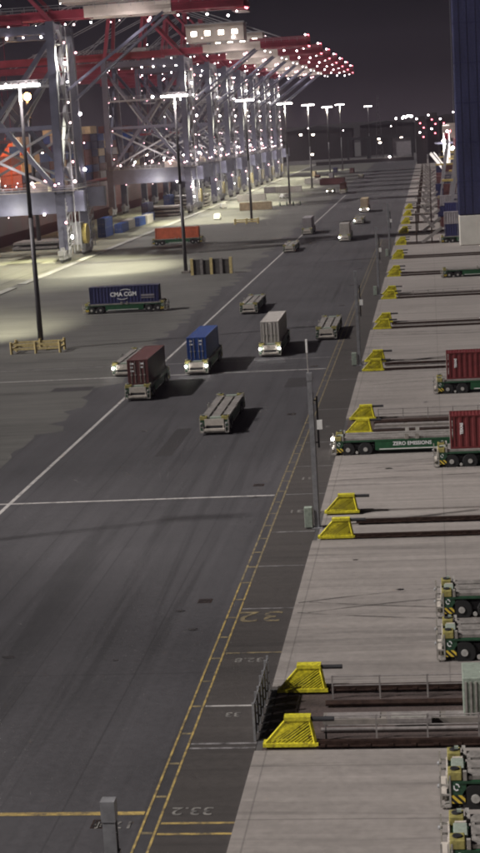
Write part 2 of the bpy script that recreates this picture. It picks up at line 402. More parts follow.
def container_frame(L=12.19, W=2.44, H=2.9):
    mb = MB(); w = .16
    for sx in (-1, 1):
        for sy in (-1, 1):
            mb.box(min(sx*W/2, sx*(W/2-w)), max(sx*W/2, sx*(W/2-w)), min(sy*L/2, sy*(L/2-w)), max(sy*L/2, sy*(L/2-w)), 0, H)
        xa, xb = sorted((sx*(W/2 - .003), sx*(W/2-.1)))
        mb.box(xa, xb, -L/2 + w, L/2 - w, 0, .16); mb.box(xa, xb, -L/2 + w, L/2 - w, H - .1, H - .004)
    for sy in (-1, 1):
        ya, yb = sorted((sy*(L/2 - .003), sy*(L/2 - .1)))
        mb.box(-W/2 + w, W/2 - w, ya, yb, 0, .16); mb.box(-W/2 + w, W/2 - w, ya, yb, H - .12, H - .004)
    return mb
CM = {}
def container(colour, loc, rz, label, group=None, detail=True, L=12.19, H=2.9, cat='container'):
    key = (colour, detail, L, H)
    t = thing('shipping_container', loc, rz, label, cat, group)
    if key not in CM:
        CM[key] = []
        def reg(o, sub=None): CM[key].append((o.name.split('.')[0], o.data, sub)); return o
        reg(container_shell(L, 2.44, H).build('shell', colour, t))
        if detail:
            reg(container_frame(L, 2.44, H).build('frame', colour, t))
            for i, s in enumerate((-1, 1)):
                a, b = sorted((s*.02, s*1.05))
                dr = MB().box(a, b, -L/2 + .02, -L/2 + .07, .17, H - .13).build('door', colour, t)
                reg(dr)
                rods = MB()
                for f in (.3, .75): rods.cyl((s*f, -L/2 - .01, .2), (s*f, -L/2 - .01, H - .16), .025, 6).box(s*f - .12, s*f + .12, -L/2 - .05, -L/2 + .02, 1.1, 1.2)
                ro = rods.build('lock_rod', 'silver', dr); CM[key].append(('lock_rod', ro.data, len(CM[key]) - 1))
        else:
            reg(MB().box(-1.2, 1.2, -L/2 + .02, -L/2 + .1, .1, H - .1).build('door', colour, t))
    else:
        made = []
        for nm, me, sub in CM[key]:
            o = bpy.data.objects.new(nm, me); COL.objects.link(o); o.parent = made[sub] if sub is not None else t; made.append(o)
    return t

# ------------------------------------------------------------ automated guided vehicle  (front faces -Y)
def make_agv():
    t = thing('transport_vehicle')
    ch = MB().box(-1.1, 1.1, -3.2, 3.2, .42, 1.3).box(-1.42, 1.42, -3.35, 3.35, .55, 1.38)
    ch.box(-.7, .7, -6.2, 6.2, .5, 1.2).box(-1.45, 1.45, -6.0, 6.0, 1.36, 1.5)
    ch.build('chassis', 'green_paint', t, bevel=.03)
    for s in (-1, 1):
        a, b = sorted((s*1.425, s*1.44))
        MB().box(a, b, -3.0, 2.4, .6, .68).build('side_stripe', 'white_paint', t)
        text('lettering', 'ZERO EMISSIONS', .46, 'lettering', t, (s*1.44, .0, 1.1), (R(90), 0, R(90)*s), .004, None, .01, 1.0)
    dk = MB()
    for x0, x1, z in ((-1.42, -.68, 1.72), (-.44, .44, 1.70), (.68, 1.42, 1.72)): dk.box(x0, x1, -6.15, 6.15, 1.52, z)
    for yy in (-6.1, -3.05, -.05, 2.95, 6.0): dk.box(-.68, -.44, yy, yy+.12, 1.52, 1.69); dk.box(.44, .68, yy, yy+.12, 1.52, 1.69)
    dk.build('load_deck', 'deck_grey', t, bevel=.015)
    MB().box(-.70, .70, -6.1, 6.1, 1.503, 1.55).build('deck_groove', 'dark_steel', t)
    # bogies and wheels
    for sy in (-1, 1):
        MB().box(-1.2, 1.2, sy*5.05 - 1.6, sy*5.05 + 1.6, .6, 1.1).build('axle_beam', 'dark_steel', t)
        for sx in (-1, 1):
            for yy in (4.25, 5.85):
                a, b = sx*1.02, sx*1.44
                w = MB().cyl((a, sy*yy, .66), (b, sy*yy, .66), .66, 20).build('wheel', 'rubber', t, bevel=.06)
                MB().cyl((b, sy*yy, .66), (b + sx*.05, sy*yy, .66), .2, 12).build('hub', 'hub_white', w)
            MB().cyl((sx*1.3, sy*5.05, .4), (sx*1.47, sy*5.05, .4), .13, 10).build('hydraulic_cap', 'hub_white', t)
            MB().box(min(sx*1.3, sx*1.47), max(sx*1.3, sx*1.47), sy*5.05 - 1.5, sy*5.05 + 1.5, 1.36, 1.48).build('fender', 'dark_green', t)
    for sy in (-1, 1):
        def bx(m, x0, x1, y0, y1, z0, z1):
            a, b = sorted((sy*y0, sy*y1)); return m.box(x0, x1, a, b, z0, z1)
        e = bx(MB(), -1.44, 1.44, 6.22, 7.0, .45, 1.5).build('end_module', 'dark_green', t, bevel=.03)
        bx(MB(), -.98, .98, 7.003, 7.08, .95, 1.62).build('end_panel', 'panel_beige', e, bevel=.02)
        bmb = bx(MB(), -1.05, 1.05, 7.1, 7.38, .42, .68)
        for x in (-.9, .9): bx(bmb, x - .05, x + .05, 7.0, 7.12, .3, .95)
        bmb.build('bumper', 'panel_beige', e, bevel=.03)
        bx(MB(), -1.45, 1.45, 6.95, 7.2, .24, .4).build('lower_bumper', 'silver', e, bevel=.03)
        bx(MB(), -1.2, 1.2, 7.02, 7.09, .70, .92).build('grille', 'dark_steel', e)
        bx(MB(), -.45, .75, 6.30, 6.86, 1.5, 1.78).build('equipment_cabinet', 'cabinet_grey', e, bevel=.03)
        bx(MB(), -1.2, -.62, 6.32, 6.8, 1.5, 1.74).build('equipment_cabinet', 'panel_beige', e, bevel=.03)
        bx(MB(), .85, 1.25, 6.32, 6.8, 1.5, 1.70).build('equipment_cabinet', 'cabinet_grey', e, bevel=.03)
        for sx in (-1, 1):
            a, b = sorted((sx*1.05, sx*1.48))
            # cage that carries the lamps at each corner
            c = MB()
            for yy in (6.95, 7.36):
                c.beam((sx*1.44, sy*yy, .3), (sx*1.44, sy*yy, 1.75), .08); c.beam((sx*1.12, sy*yy, .3), (sx*1.12, sy*yy, 1.2), .07)
            for zz in (.3, .85, 1.3): c.beam((sx*1.44, sy*6.95, zz), (sx*1.44, sy*7.36, zz), .07); c.beam((sx*1.12, sy*7.36, zz), (sx*1.44, sy*7.36, zz), .07)
            c.build('corner_cage', 'silver', e)
            MB().ball((sx*1.28, sy*7.4, 1.2), .11, 10, 6).build('headlight', 'lamp_off', e, smooth=True)
            hz = MB(); a, b = sorted((sx*1.445, sx*1.46)); aa, bb = sorted((sy*6.3, sy*6.98)); hz.box(a, b, aa, bb, .45, .82)
            hz.build('hazard_panel', 'hazard_stripes', e)
            a, b = sorted((sx*1.445, sx*1.458)); em = MB()
            for i in (0, 1, 3, 4, 5):
                th = i*math.pi/3.5
                em.beam((sx*1.455, sy*6.66 + .12*math.cos(th), 1.2 + .15*math.sin(th)), (sx*1.455, sy*6.66 + .12*math.cos(th+.9), 1.2 + .15*math.sin(th+.9)), .03, .05)
            em.build('emblem', 'lettering', e)
            # flared container guides
            g = MB()
            g.prism([(sx*1.0, 1.5), (sx*1.46, 1.5), (sx*1.52, 1.95), (sx*1.40, 1.97), (sx*1.0, 1.72)][::(1 if sx < 0 else -1)], *(sorted((sy*6.2, sy*6.36))))
            a, b = sorted((sx*.72, sx*1.47)); aa, bb = sorted((sy*6.42, sy*7.02)); MB().box(a, b, aa, bb, 1.5, 1.9).build('guide_housing', 'guide_yellow', t, bevel=.04)
            g.build('container_guide', 'silver', t)
            MB().cyl((sx*1.1, sy*6.72, 1.9), (sx*1.1, sy*6.72, 1.96), .2, 8).build('lift_motor', 'dark_steel', t)
    for sy in (-1, 1):
        for sx in (-1, 1):
            g = MB().prism([(sx*1.36, 1.5), (sx*1.46, 1.5), (sx*1.56, 2.0), (sx*1.48, 2.0)][::(1 if sx < 0 else -1)], *(sorted((sy*.3, sy*.65))))
            g.build('container_guide', 'silver', t)
        # small mast with antenna on both ends
        MB().cyl((-1.15, sy*6.6, 1.5), (-1.15, sy*6.6, 1.95), .04, 6).box(-1.24, -1.06, sy*6.6 - .09, sy*6.6 + .09, 1.9, 2.05).build('antenna', 'cabinet_grey', t)
    return t
A0 = make_agv(); index_kids()
lampmesh = MB().ball((0,0,0), .2, 10, 6)
USED = [False]
def agv(x, y, rz, label, lights=0, group='driverless container carriers', tint=None):
    """lights: 0 off, 1 both front lamps lit, 2 only the left of the picture"""
    if not USED[0]: o = A0; USED[0] = True
    else: o = copy_tree(A0)
    o.location = (x, y, 0); o.rotation_euler.z = rz; tag(o, label, 'transport vehicle', group)
    if lights:
        bpy.context.view_layer.update()
        def heads(p):
            r = []
            for c in bpy.data.objects:
                if c.parent == p:
                    if c.name.startswith('headlight'): r.append(c)
                    elif c.name.startswith('end_module'): r += heads(c)
            return r
        for h in heads(o):
            cx = sum(v.co.x for v in h.data.vertices)/len(h.data.vertices); cy = sum(v.co.y for v in h.data.vertices)/len(h.data.vertices)
            if cy < 0 and (lights == 1 or cx < 0):
                h.data = h.data.copy(); h.data.materials.clear(); h.data.materials.append(MATS['head_lamp'])
                for v in h.data.vertices: v.co = Vector((cx, cy, 1.2)) + (v.co - Vector((cx, cy, 1.2)))*1.35
    return o
Z = 1.74
hp = math.pi/2
agv(-22.5, 165, 0, 'empty carrier with bare grooved deck, nearest vehicle on the dark road')
agv(-30.1, 205.8, 0, 'carrier with both lamps lit under the bright blue container', 1)
agv(-22.1, 219, 0, 'carrier with both lamps lit under the white topped container', 1)
agv(-34.4, 187.8, 0, 'carrier under the maroon container that drives over the white lane line')
agv(-39.6, 206.8, 0, 'empty carrier half hidden behind the maroon container, one lamp lit', 2)
agv(-15.5, 233.7, 0, 'empty carrier driving beside the ladder line, right of the white topped container')
agv(-30.6, 270.6, 0, 'empty carrier behind the blue container, one vehicle ahead of the white topped one')
agv(-34.8, 399, 0, 'small looking empty carrier on the white lane line, ahead of the grey container')
agv(-35, 461, 0, 'carrier under the dull grey container beside the far lane line')
agv(-22.7, 426, 0, 'carrier with one lamp lit under the pale grey container in the far lane', 2)
agv(-22.0, 496, 0, 'empty far carrier with one lamp lit behind the pale grey container', 2)
agv(-22.7, 558, 0, 'far carrier with both lamps lit under a tan container', 1)
agv(-44.5, 728, 0, 'distant carrier with both lamps lit left of the dark container', 1)
agv(-38.5, 722, 0, 'distant carrier under a dark maroon container')
agv(-38.2, 905, 0, 'most distant carrier, a dark speck in front of the portal frames', 0)
agv(-53.5, 276.1, -hp, 'carrier under the long navy container crossing the yard')
agv(-70, 443.5, hp, 'carrier under the orange container in front of the crane rail', 0)
agv(-2.6, 145.9, -hp, 'green empty carrier with white lettering nosing out between yellow end stops', 2)
agv(6.7, 139.2, -hp, 'green carrier under the nearer bright red container at the right edge')
agv(6.8, 177.4, -hp, 'green carrier under the farther red container at the right edge')
agv(6.7, 96.0, -hp, 'green carrier end with yellow guide, upper one of the middle pair at the right edge')
agv(6.7, 88.0, -hp, 'green carrier end with hazard stripes, lower one of the middle pair at the right edge')
agv(6.75, 68.3, -hp, 'green carrier end with white emblem, upper one of the bottom right corner pair')
agv(6.75, 61.5, -hp, 'green carrier cut by the bottom right corner of the picture')
agv(8.6, 309, -hp, 'dark empty carrier far back at the right edge, just before the blue and white tower')
agv(8.9, 396.5, -hp, 'carrier under the far blue container beside the tower foot')

for o in list(bpy.data.objects):
    if o.name.startswith('lettering') and o.parent and o.parent.name.startswith('transport_vehicle') and 'white lettering' not in o.parent['label']:
        bpy.data.objects.remove(o)
def on(x, y, rz, colour, label, grp='containers riding on carriers', H=2.9):
    return container(colour, (x, y, Z), rz, label, grp, H=H)
def small_marks(t, L=12.19, n=3, seed=0):
    rr = random.Random(seed)
    for i in range(n):
        z = 2.45 - i*.42
        for x0, w in ((-.85, .42), (.35, .4 if i < 2 else 0)):
            if w: MB().box(x0, x0 + w*rr.uniform(.7, 1), -L/2 - .004, -L/2 + .03, z - .09, z + .09).build('marking_plate', 'lettering', t)
c = on(-30.1, 205.8, 0, 'c_blue', 'bright blue container on the carrier with both lamps lit'); small_marks(c, seed=1, n=2)
c = on(-22.1, 219, 0, 'c_white', 'container with pale roof and grey doors in the middle of the road')
c = on(-34.4, 187.8, 0, 'c_maroon', 'dull maroon container with white code marks riding over the white lane line'); small_marks(c, seed=2)
on(-35, 461, 0, 'c_grey', 'dull grey container beside the far lane line')
on(-22.7, 426, 0, 'c_white', 'pale grey container in the far right lane')
on(-22.7, 558, 0, 'c_tan', 'small looking tan container on the far carrier with both lamps lit')
on(-38.5, 722, 0, 'c_maroon', 'dark maroon container on a distant carrier')
nav = on(-53.5, 276.1, -hp, 'c_navy', 'long navy container with white shipping line lettering crossing the yard')
text('lettering', 'CMA CGM', 1.0, 'lettering', nav, (1.225, -.1, 1.5), (R(90), 0, R(90)), .006, None, .03, 1.0)
for s, zc in ((1, 2.15), (-1, .85)):
    sw = MB()
    for i in range(6):
        a0 = -.9 + i*.3; f = lambda u: zc + s*.22*(1 - (u/.95)**2) * (1 if s > 0 else 1)
        sw.beam((1.228, s*.3 + a0, f(a0)), (1.228, s*.3 + a0 + .3, f(a0 + .3)), .03, .1)
    sw.build('swoosh', 'lettering', nav)
MB().box(1.205, 1.226, 3.0, 5.3, 1.05, 1.35).box(1.205, 1.226, 3.0, 5.3, .7, .85).build('marking_plate', 'c_grey', nav)
on(-70, 443.5, hp, 'c_orange', 'bright orange red container in front of the crane rail')
for x, y, lb in ((6.9, 139.2, 'bright red container with small vertical white lettering, nearer one at the right edge'),
                 (7.0, 177.4, 'red container with small vertical white lettering, farther one at the right edge')):
    c = on(x, y, -hp, 'c_red', lb)
    text('lettering', 'TEXAS', .34, 'lettering', c, (1.226, -5.1, 1.75), (R(90), R(-90), R(90)), .004, None, .02, 1.0)
on(8.9, 396.5, -hp, 'c_navy', 'navy container low beside the blue and white tower foot')
container('c_grey', (8.9, 396.5, Z + 2.92), -hp, 'pinkish grey container on top of the navy container by the tower', None)

# ------------------------------------------------------------ yellow end stops, rails, fences of each stacking block
def end_stop_mesh(t):
    """trapezoid grille: 2.45 m wide at the foot, 1.2 m at the top, leaning back"""
    H = 1.15; dep = .55
    def pt(u, v, off=0):    # u 0..1 across, v 0..1 up
        x0 = 0 + 1.1*v; x1 = 2.45 - .25*v
        return (x0 + (x1 - x0)*u, dep*v*.6 + off, .28 + H*v)
    f = MB()
    for a, b in (((0,0),(1,0)), ((0,1),(1,1)), ((0,0),(0,1)), ((1,0),(1,1))): f.beam(pt(*a), pt(*b), .15, .15)
    f.box(-.12, 2.6, -.12, .5, .16, .34)
    f.box(.95, 2.25, .2, .75, H + .22, H + .42)
    f.build('stop_frame', 'yellow_paint', t)
    g = MB(); n = 12
    for i in range(-n, n):           # diagonal slats clipped to the trapezoid
        u0 = i/n; pts = []
        for j in range(13):
            v = j/12; u = u0 + v*.8
            if 0 <= u <= 1: pts.append(pt(u, v))
        if len(pts) > 1: g.beam(pts[0], pts[-1], .085, .05)
    g.build('grille', 'yellow_paint', t)
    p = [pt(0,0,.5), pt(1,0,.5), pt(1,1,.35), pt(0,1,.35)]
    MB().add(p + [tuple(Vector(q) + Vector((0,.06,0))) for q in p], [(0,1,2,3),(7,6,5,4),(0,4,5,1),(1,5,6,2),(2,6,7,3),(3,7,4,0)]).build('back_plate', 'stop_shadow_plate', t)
    MB().cyl((2.2, .4, 1.4), (3.4, .4, 1.4), .12, 10).build('buffer', 'dark_steel', t)
S0 = thing('rail_end_stop'); end_stop_mesh(S0); index_kids(); first = True
ordn = ['nearest', 'second', 'third', 'fourth', 'fifth', 'sixth', 'seventh', 'eighth', 'ninth', 'tenth', 'eleventh', 'twelfth', 'thirteenth', 'fourteenth', 'fifteenth', 'sixteenth']
for k in range(13):
    for s, w in ((-1, 'front'), (1, 'rear')):
        o = S0 if first else copy_tree(S0); first = False
        o.location = (-9.1, PK[k] + s*3.85 - (.2 if s < 0 else .2), 0)
        tag(o, 'yellow slatted end stop, %s one of the %s rail pair from the camera' % (w, ordn[k]), 'end stop', 'yellow end stops along the road edge')
rl = MB().box(-6.6, 60, -.12, .12, .2, .42).box(-6.6, 60, -.3, .3, .16, .2)
for i in range(60): rl.box(-6.4 + i*1.1, -6.15 + i*1.1, -.36, .36, .19, .26)
r0 = None
for k in range(13):
    for s in (-1, 1 if k == 0 else .12):
        if r0 is None: o = r0 = rl.build('crane_rail', 'rail_steel')
        else: o = r0.copy(); COL.objects.link(o)
        o.location = (0, PK[k] + s*3.95, 0)
        tag(o, 'dark rusty crane rail behind the %s end stop of the %s rail pair' % ('front' if s < 0 else 'rear', ordn[k]), 'rail', 'crane rails across the pad')
def fence(k, y, lab):
    t = thing('guard_rail', (0, y, 0), 0, lab, 'guard rail', 'thin guard rails along the rails')
    for zz in (.75, 1.25): MB().cyl((-6.2, 0, zz), (14, 0, zz), .035, 6).build('rail_bar', 'pipe_grey', t)
    for i in range(9): MB().box(-6.2 + i*2.5 - .04, -6.2 + i*2.5 + .04, -.04, .04, .02, 1.3).build('post', 'pipe_grey', t)
for k, s in ((0, -1), (0, 1), (2, 1), (5, -1)):
    fence(k, PK[k] + s*2.9, 'thin pale guard rail inside the %s rail pair, %s side' % (ordn[k], 'front' if s < 0 else 'rear'))
for k in (0, 2):
    t = thing('cable_channel', (0, PK[k], 0), 0, 'long grey cable channel with lids in the middle of the %s rail pair' % ordn[k], 'cable channel', 'cable channels between the rails')
    MB().box(-6.5, 30, -.9, .1, .02, .3).build('channel_body', 'concrete_dark', t)
    for i in range(12): MB().box(-6.3 + i*3, -3.6 + i*3, -.8, 0, .303, .34).build('lid', 'pipe_grey', t)
    MB().cyl((-6.5, 1.6, .25), (30, 1.6, .25), .16, 8).build('pipe', 'rail_steel', t)
    MB().cyl((-6.5, -2.0, .2), (30, -2.0, .2), .1, 8).build('pipe', 'pipe_grey', t)
t = thing('inspection_box', (-1.0, 77.2, 0), 0, 'low grey rectangular box between the nearest rails', 'box')
MB().box(-2.2, 0, -.5, .3, .36, .62).build('box_body', 'pipe_grey', t); MB().box(-2.0, -.2, -.4, .2, .62, .66).build('lid', 'silver', t)
# steel gate beside the nearest stops
t = thing('steel_gate', (-9.75, 75.6, 0), 0, 'grey steel gate panels left of the nearest yellow end stops', 'gate')
for i in range(7): MB().box(-.06, .06, i*1.2 - .06, i*1.2 + .06, 0, 2.0 + (i % 2)*.15).build('post', 'post_steel', t)
for zz in (.5, 1.1, 1.8): MB().box(-.03, .03, 0, 7.2, zz - .04, zz + .04).build('rail_bar', 'post_steel', t)
for i in range(6): MB().box(-.012, .012, i*1.2 + .1, i*1.2 + 1.1, .15, 1.7).build('panel', 'pipe_grey', t)
t = thing('switch_cabinet', (1.5, 79, .0), 0, 'pale ribbed cabinet at the right edge behind the corner carriers', 'cabinet')
MB().box(-.9, .9, -1.2, 1.2, .02, 2.3).build('cabinet_body', 'cabinet_grey', t, bevel=.04)
rb = MB()
for i in range(7): rb.box(-.8 + i*.25, -.7 + i*.25, -1.25, -1.2, .2, 2.1)
rb.build('rib', 'silver', t)
t = thing('crane_girder', (2.2, 73, 0), 0, 'dark green upright steel girder behind the corner carriers', 'girder')
MB().box(-.35, .35, -.35, .35, .16, 3.2).build('web', 'dark_green', t); MB().box(-.6, .6, -.6, .6, .16, .3).build('foot_plate', 'dark_steel', t)

# ------------------------------------------------------------ camera posts along the road edge
def post(x, y, lab, cab=True, ant=False):
    t = thing('camera_post', (x, y, 0), 0, lab, 'post', 'slender steel posts along the road edge')
    p = MB().box(-.22, .14, -.17, -.11, 0, 11.6).box(-.22, .14, .11, .17, 0, 11.6).box(-.06, -.0, -.11, .11, 0, 11.6)
    p.box(.15, .2, -.1, .1, 0, 10.4).box(-.24, .16, -.19, .19, 11.3, 11.9).box(-.4, .4, -.4, .4, 0, .08)
    p.build('column', 'post_steel', t)
    if ant: MB().cyl((-.1, 0, 11.9), (-.13, 0, 13.6), .03, 6).build('antenna_rod', 'silver', t)
    if ant: MB().box(-.2, -.06, -.07, .07, 13.4, 14.4).build('antenna', 'white_paint', t)
    MB().cyl((.42, 0, 6.2), (.42, 0, 10.1), .07, 8).beam((.1, 0, 6.6), (.42, 0, 6.6), .08).beam((.1, 0, 9.8), (.42, 0, 9.8), .08).build('cable_conduit', 'dark_steel', t)
    MB().box(.35, .75, -.15, .15, 7.6, 8.3).build('sensor_box', 'white_paint', t)
    if cab: MB().box(-.95, -.35, -.3, .25, .1, 1.65).build('cabinet', 'cabinet_grey', t, bevel=.03)
post(-9.5, 41.35, 'nearest steel post, cut by the bottom edge of the picture')
post(-9.5, 118.5, 'tall steel post with antenna beside the second pair of yellow end stops', True, True)
post(-9.75, 201, 'thin steel post by the fourth pair of yellow end stops')
post(-9.8, 283.5, 'distant thin post by the sixth pair of yellow end stops')
post(-9.8, 366, 'faint distant post by the eighth pair of yellow end stops')

# ------------------------------------------------------------ light masts
SPOT = bpy.data.lights.new('mast_spot', 'SPOT'); SPOT.energy = 115000; SPOT.color = (1, .97, .70); SPOT.spot_size = R(58); SPOT.spot_blend = .8; SPOT.shadow_soft_size = .8
GLOW = bpy.data.lights.new('mast_glow', 'POINT'); GLOW.energy = 700; GLOW.color = (1, .9, .88); GLOW.shadow_soft_size = .4
def aim(o, target):
    d = Vector(target) - o.location; o.rotation_euler = d.to_track_quat('-Z', 'Y').to_euler()
def mast(x, y, lab, H=38.6, foot=True, spot=True, aimo=(-16, 18), tint='mast_lamp'):
    t = thing('light_mast', (x, y, 0), 0, lab, 'light mast', 'tall light masts in the yard')
    MB().cyl((0,0,0), (0,0,H*.5), .42, 12, .32).cyl((0,0,H*.5), (0,0,H), .32, 12, .2).build('pole', 'mast_steel', t, smooth=True)
    MB().beam((-2.7, 0, H), (2.7, 0, H), .3, .35).build('crossbar', 'mast_steel', t)
    for i in range(6):
        xx = -2.5 + i*5.0/5
        l = MB().box(xx - .3, xx + .3, -.35, .35, H - .45, H - .1).build('lamp_head', 'mast_steel', t)
        MB().box(xx - .36, xx + .36, -.42, .42, H - .75, H - .452).build('lamp', tint, l)
    if foot: MB().box(-.9, .9, -.9, .9, 0, .5).build('base', 'concrete_dark', t)
    if spot:
        q = bpy.data.objects.new('mast_glow', GLOW); COL.objects.link(q); q.location = (x + .9, y - 2.2, H - 1.5)
        s = bpy.data.objects.new('mast_light', SPOT); COL.objects.link(s); s.location = (x, y, H - 1.6); aim(s, (x + aimo[0], y + aimo[1], 0))
mast(-57.6, 230, 'tallest looking light mast at the left, inside yellow guard rails', aimo=(-24, 30))
mast(-53.8, 349, 'light mast beside the dark panel enclosure', aimo=(-26, 24))
mast(-59, 532, 'light mast with small guard rail in the middle of the yard', 40)
mast(-55, 635, 'light mast with bollards at its foot', 39.6)
mast(-57.5, 793, 'first of the far row of light masts above the skyline, left one', 40.5)
mast(-57.0, 935, 'far light mast, left one of the close pair on the skyline', 40.5)
mast(-57.0, 1071, 'far light mast, right one of the close pair on the skyline', 43)
mast(-47.0, 1300, 'farthest light mast, standing alone right of the pair', 43, spot=False)
mast(-57.6, 110, 'light mast in the near yard left of the picture', spot=False)
mast(-57.6, 30, 'added unseen light mast nearest to the camera in the near yard', spot=False)  # unseen mast, added to go with the nearest spot
NS = bpy.data.lights.new('offframe_near_spot', 'SPOT'); NS.energy = 24000; NS.color = (1, .94, .90); NS.spot_size = R(72); NS.spot_blend = 1; NS.shadow_soft_size = 1.2
o = bpy.data.objects.new('offframe_near_light', NS); COL.objects.link(o); o.location = (-58, 110, 37); aim(o, (2, 132, 0))
o = bpy.data.objects.new('offframe_near_light', NS); COL.objects.link(o); o.location = (-58, 30, 37); aim(o, (2, 62, 0))  # unseen spot added to brighten the nearest pads
# sodium lamp by the first crane
t = thing('sodium_lamp', (-112, 455, 0), 0, 'orange glowing lamp on a tall pole behind the left mast', 'lamp')
MB().cyl((0,0,0), (0,0,42), .6, 10, .5).build('pole', 'mast_steel', t, smooth=True); MB().ball((0,0,42.9), 1.0, 12, 8).build('lamp', 'sodium', t, smooth=True)
pl = bpy.data.lights.new('sodium_glow', 'SPOT'); pl.spot_size = R(80); pl.spot_blend = 1; pl.energy = 55000; pl.color = (1, .50, .20); pl.shadow_soft_size = 1.2
o = bpy.data.objects.new('sodium_glow', pl); COL.objects.link(o); o.location = (-113.5, 459, 42); aim(o, (-133, 502, 38))

def rails_box(x0, x1, y, lab):
    t = thing('guard_fence', (x0, y, 0), 0, lab, 'guard fence', 'yellow guard fences around masts')
    L = x1 - x0; W = 3.0
    for yy in (0, W):
        for i in range(3): MB().cyl((i*L/2, yy, 0), (i*L/2, yy, 1.75), .2, 8).build('post', 'rail_fence_paint', t)
        for zz in (.7, 1.35): MB().box(0, L, yy - .08, yy + .08, zz - .14, zz + .14).build('rail_bar', 'rail_fence_paint', t)
    for xx in (0, L):
        for zz in (.7, 1.35): MB().box(xx - .08, xx + .08, .15, W - .15, zz - .12, zz + .12).build('rail_bar', 'rail_fence_paint', t)
rails_box(-61.2, -54.0, 226.5, 'yellow guard fence around the foot of the left light mast')
rails_box(-63.5, -56, 522, 'dull yellow guard fence around the foot of the mid yard mast')
for i in range(4):
    t = MB().cyl((0,0,0), (0,0,1.6), .3, 8).build('bollard', 'cabinet_grey', None, (-58.5 + i*2.6, 630, 0), True)
    tag(t, '%s of the four bollards by the fourth light mast' % ['leftmost', 'second from left', 'third from left', 'rightmost'][i], 'bollard', 'bollards by the light mast')
t = thing('panel_enclosure', (-51.5, 343, 0), 0, 'row of dark panels between pale posts beside the second light mast', 'enclosure')
for i in range(5): MB().box(i*2.1 - .3, i*2.1 + .3, -.4, .4, 0, 3.5).build('post', 'rail_fence_paint' if i % 2 == 0 else 'pipe_grey', t)
for i in range(4): MB().box(i*2.1 + .32, i*2.1 + 1.78, -.2, 1.6, .05, 3.3 - .2*(i % 2)).build('panel', 'bin_side', t)

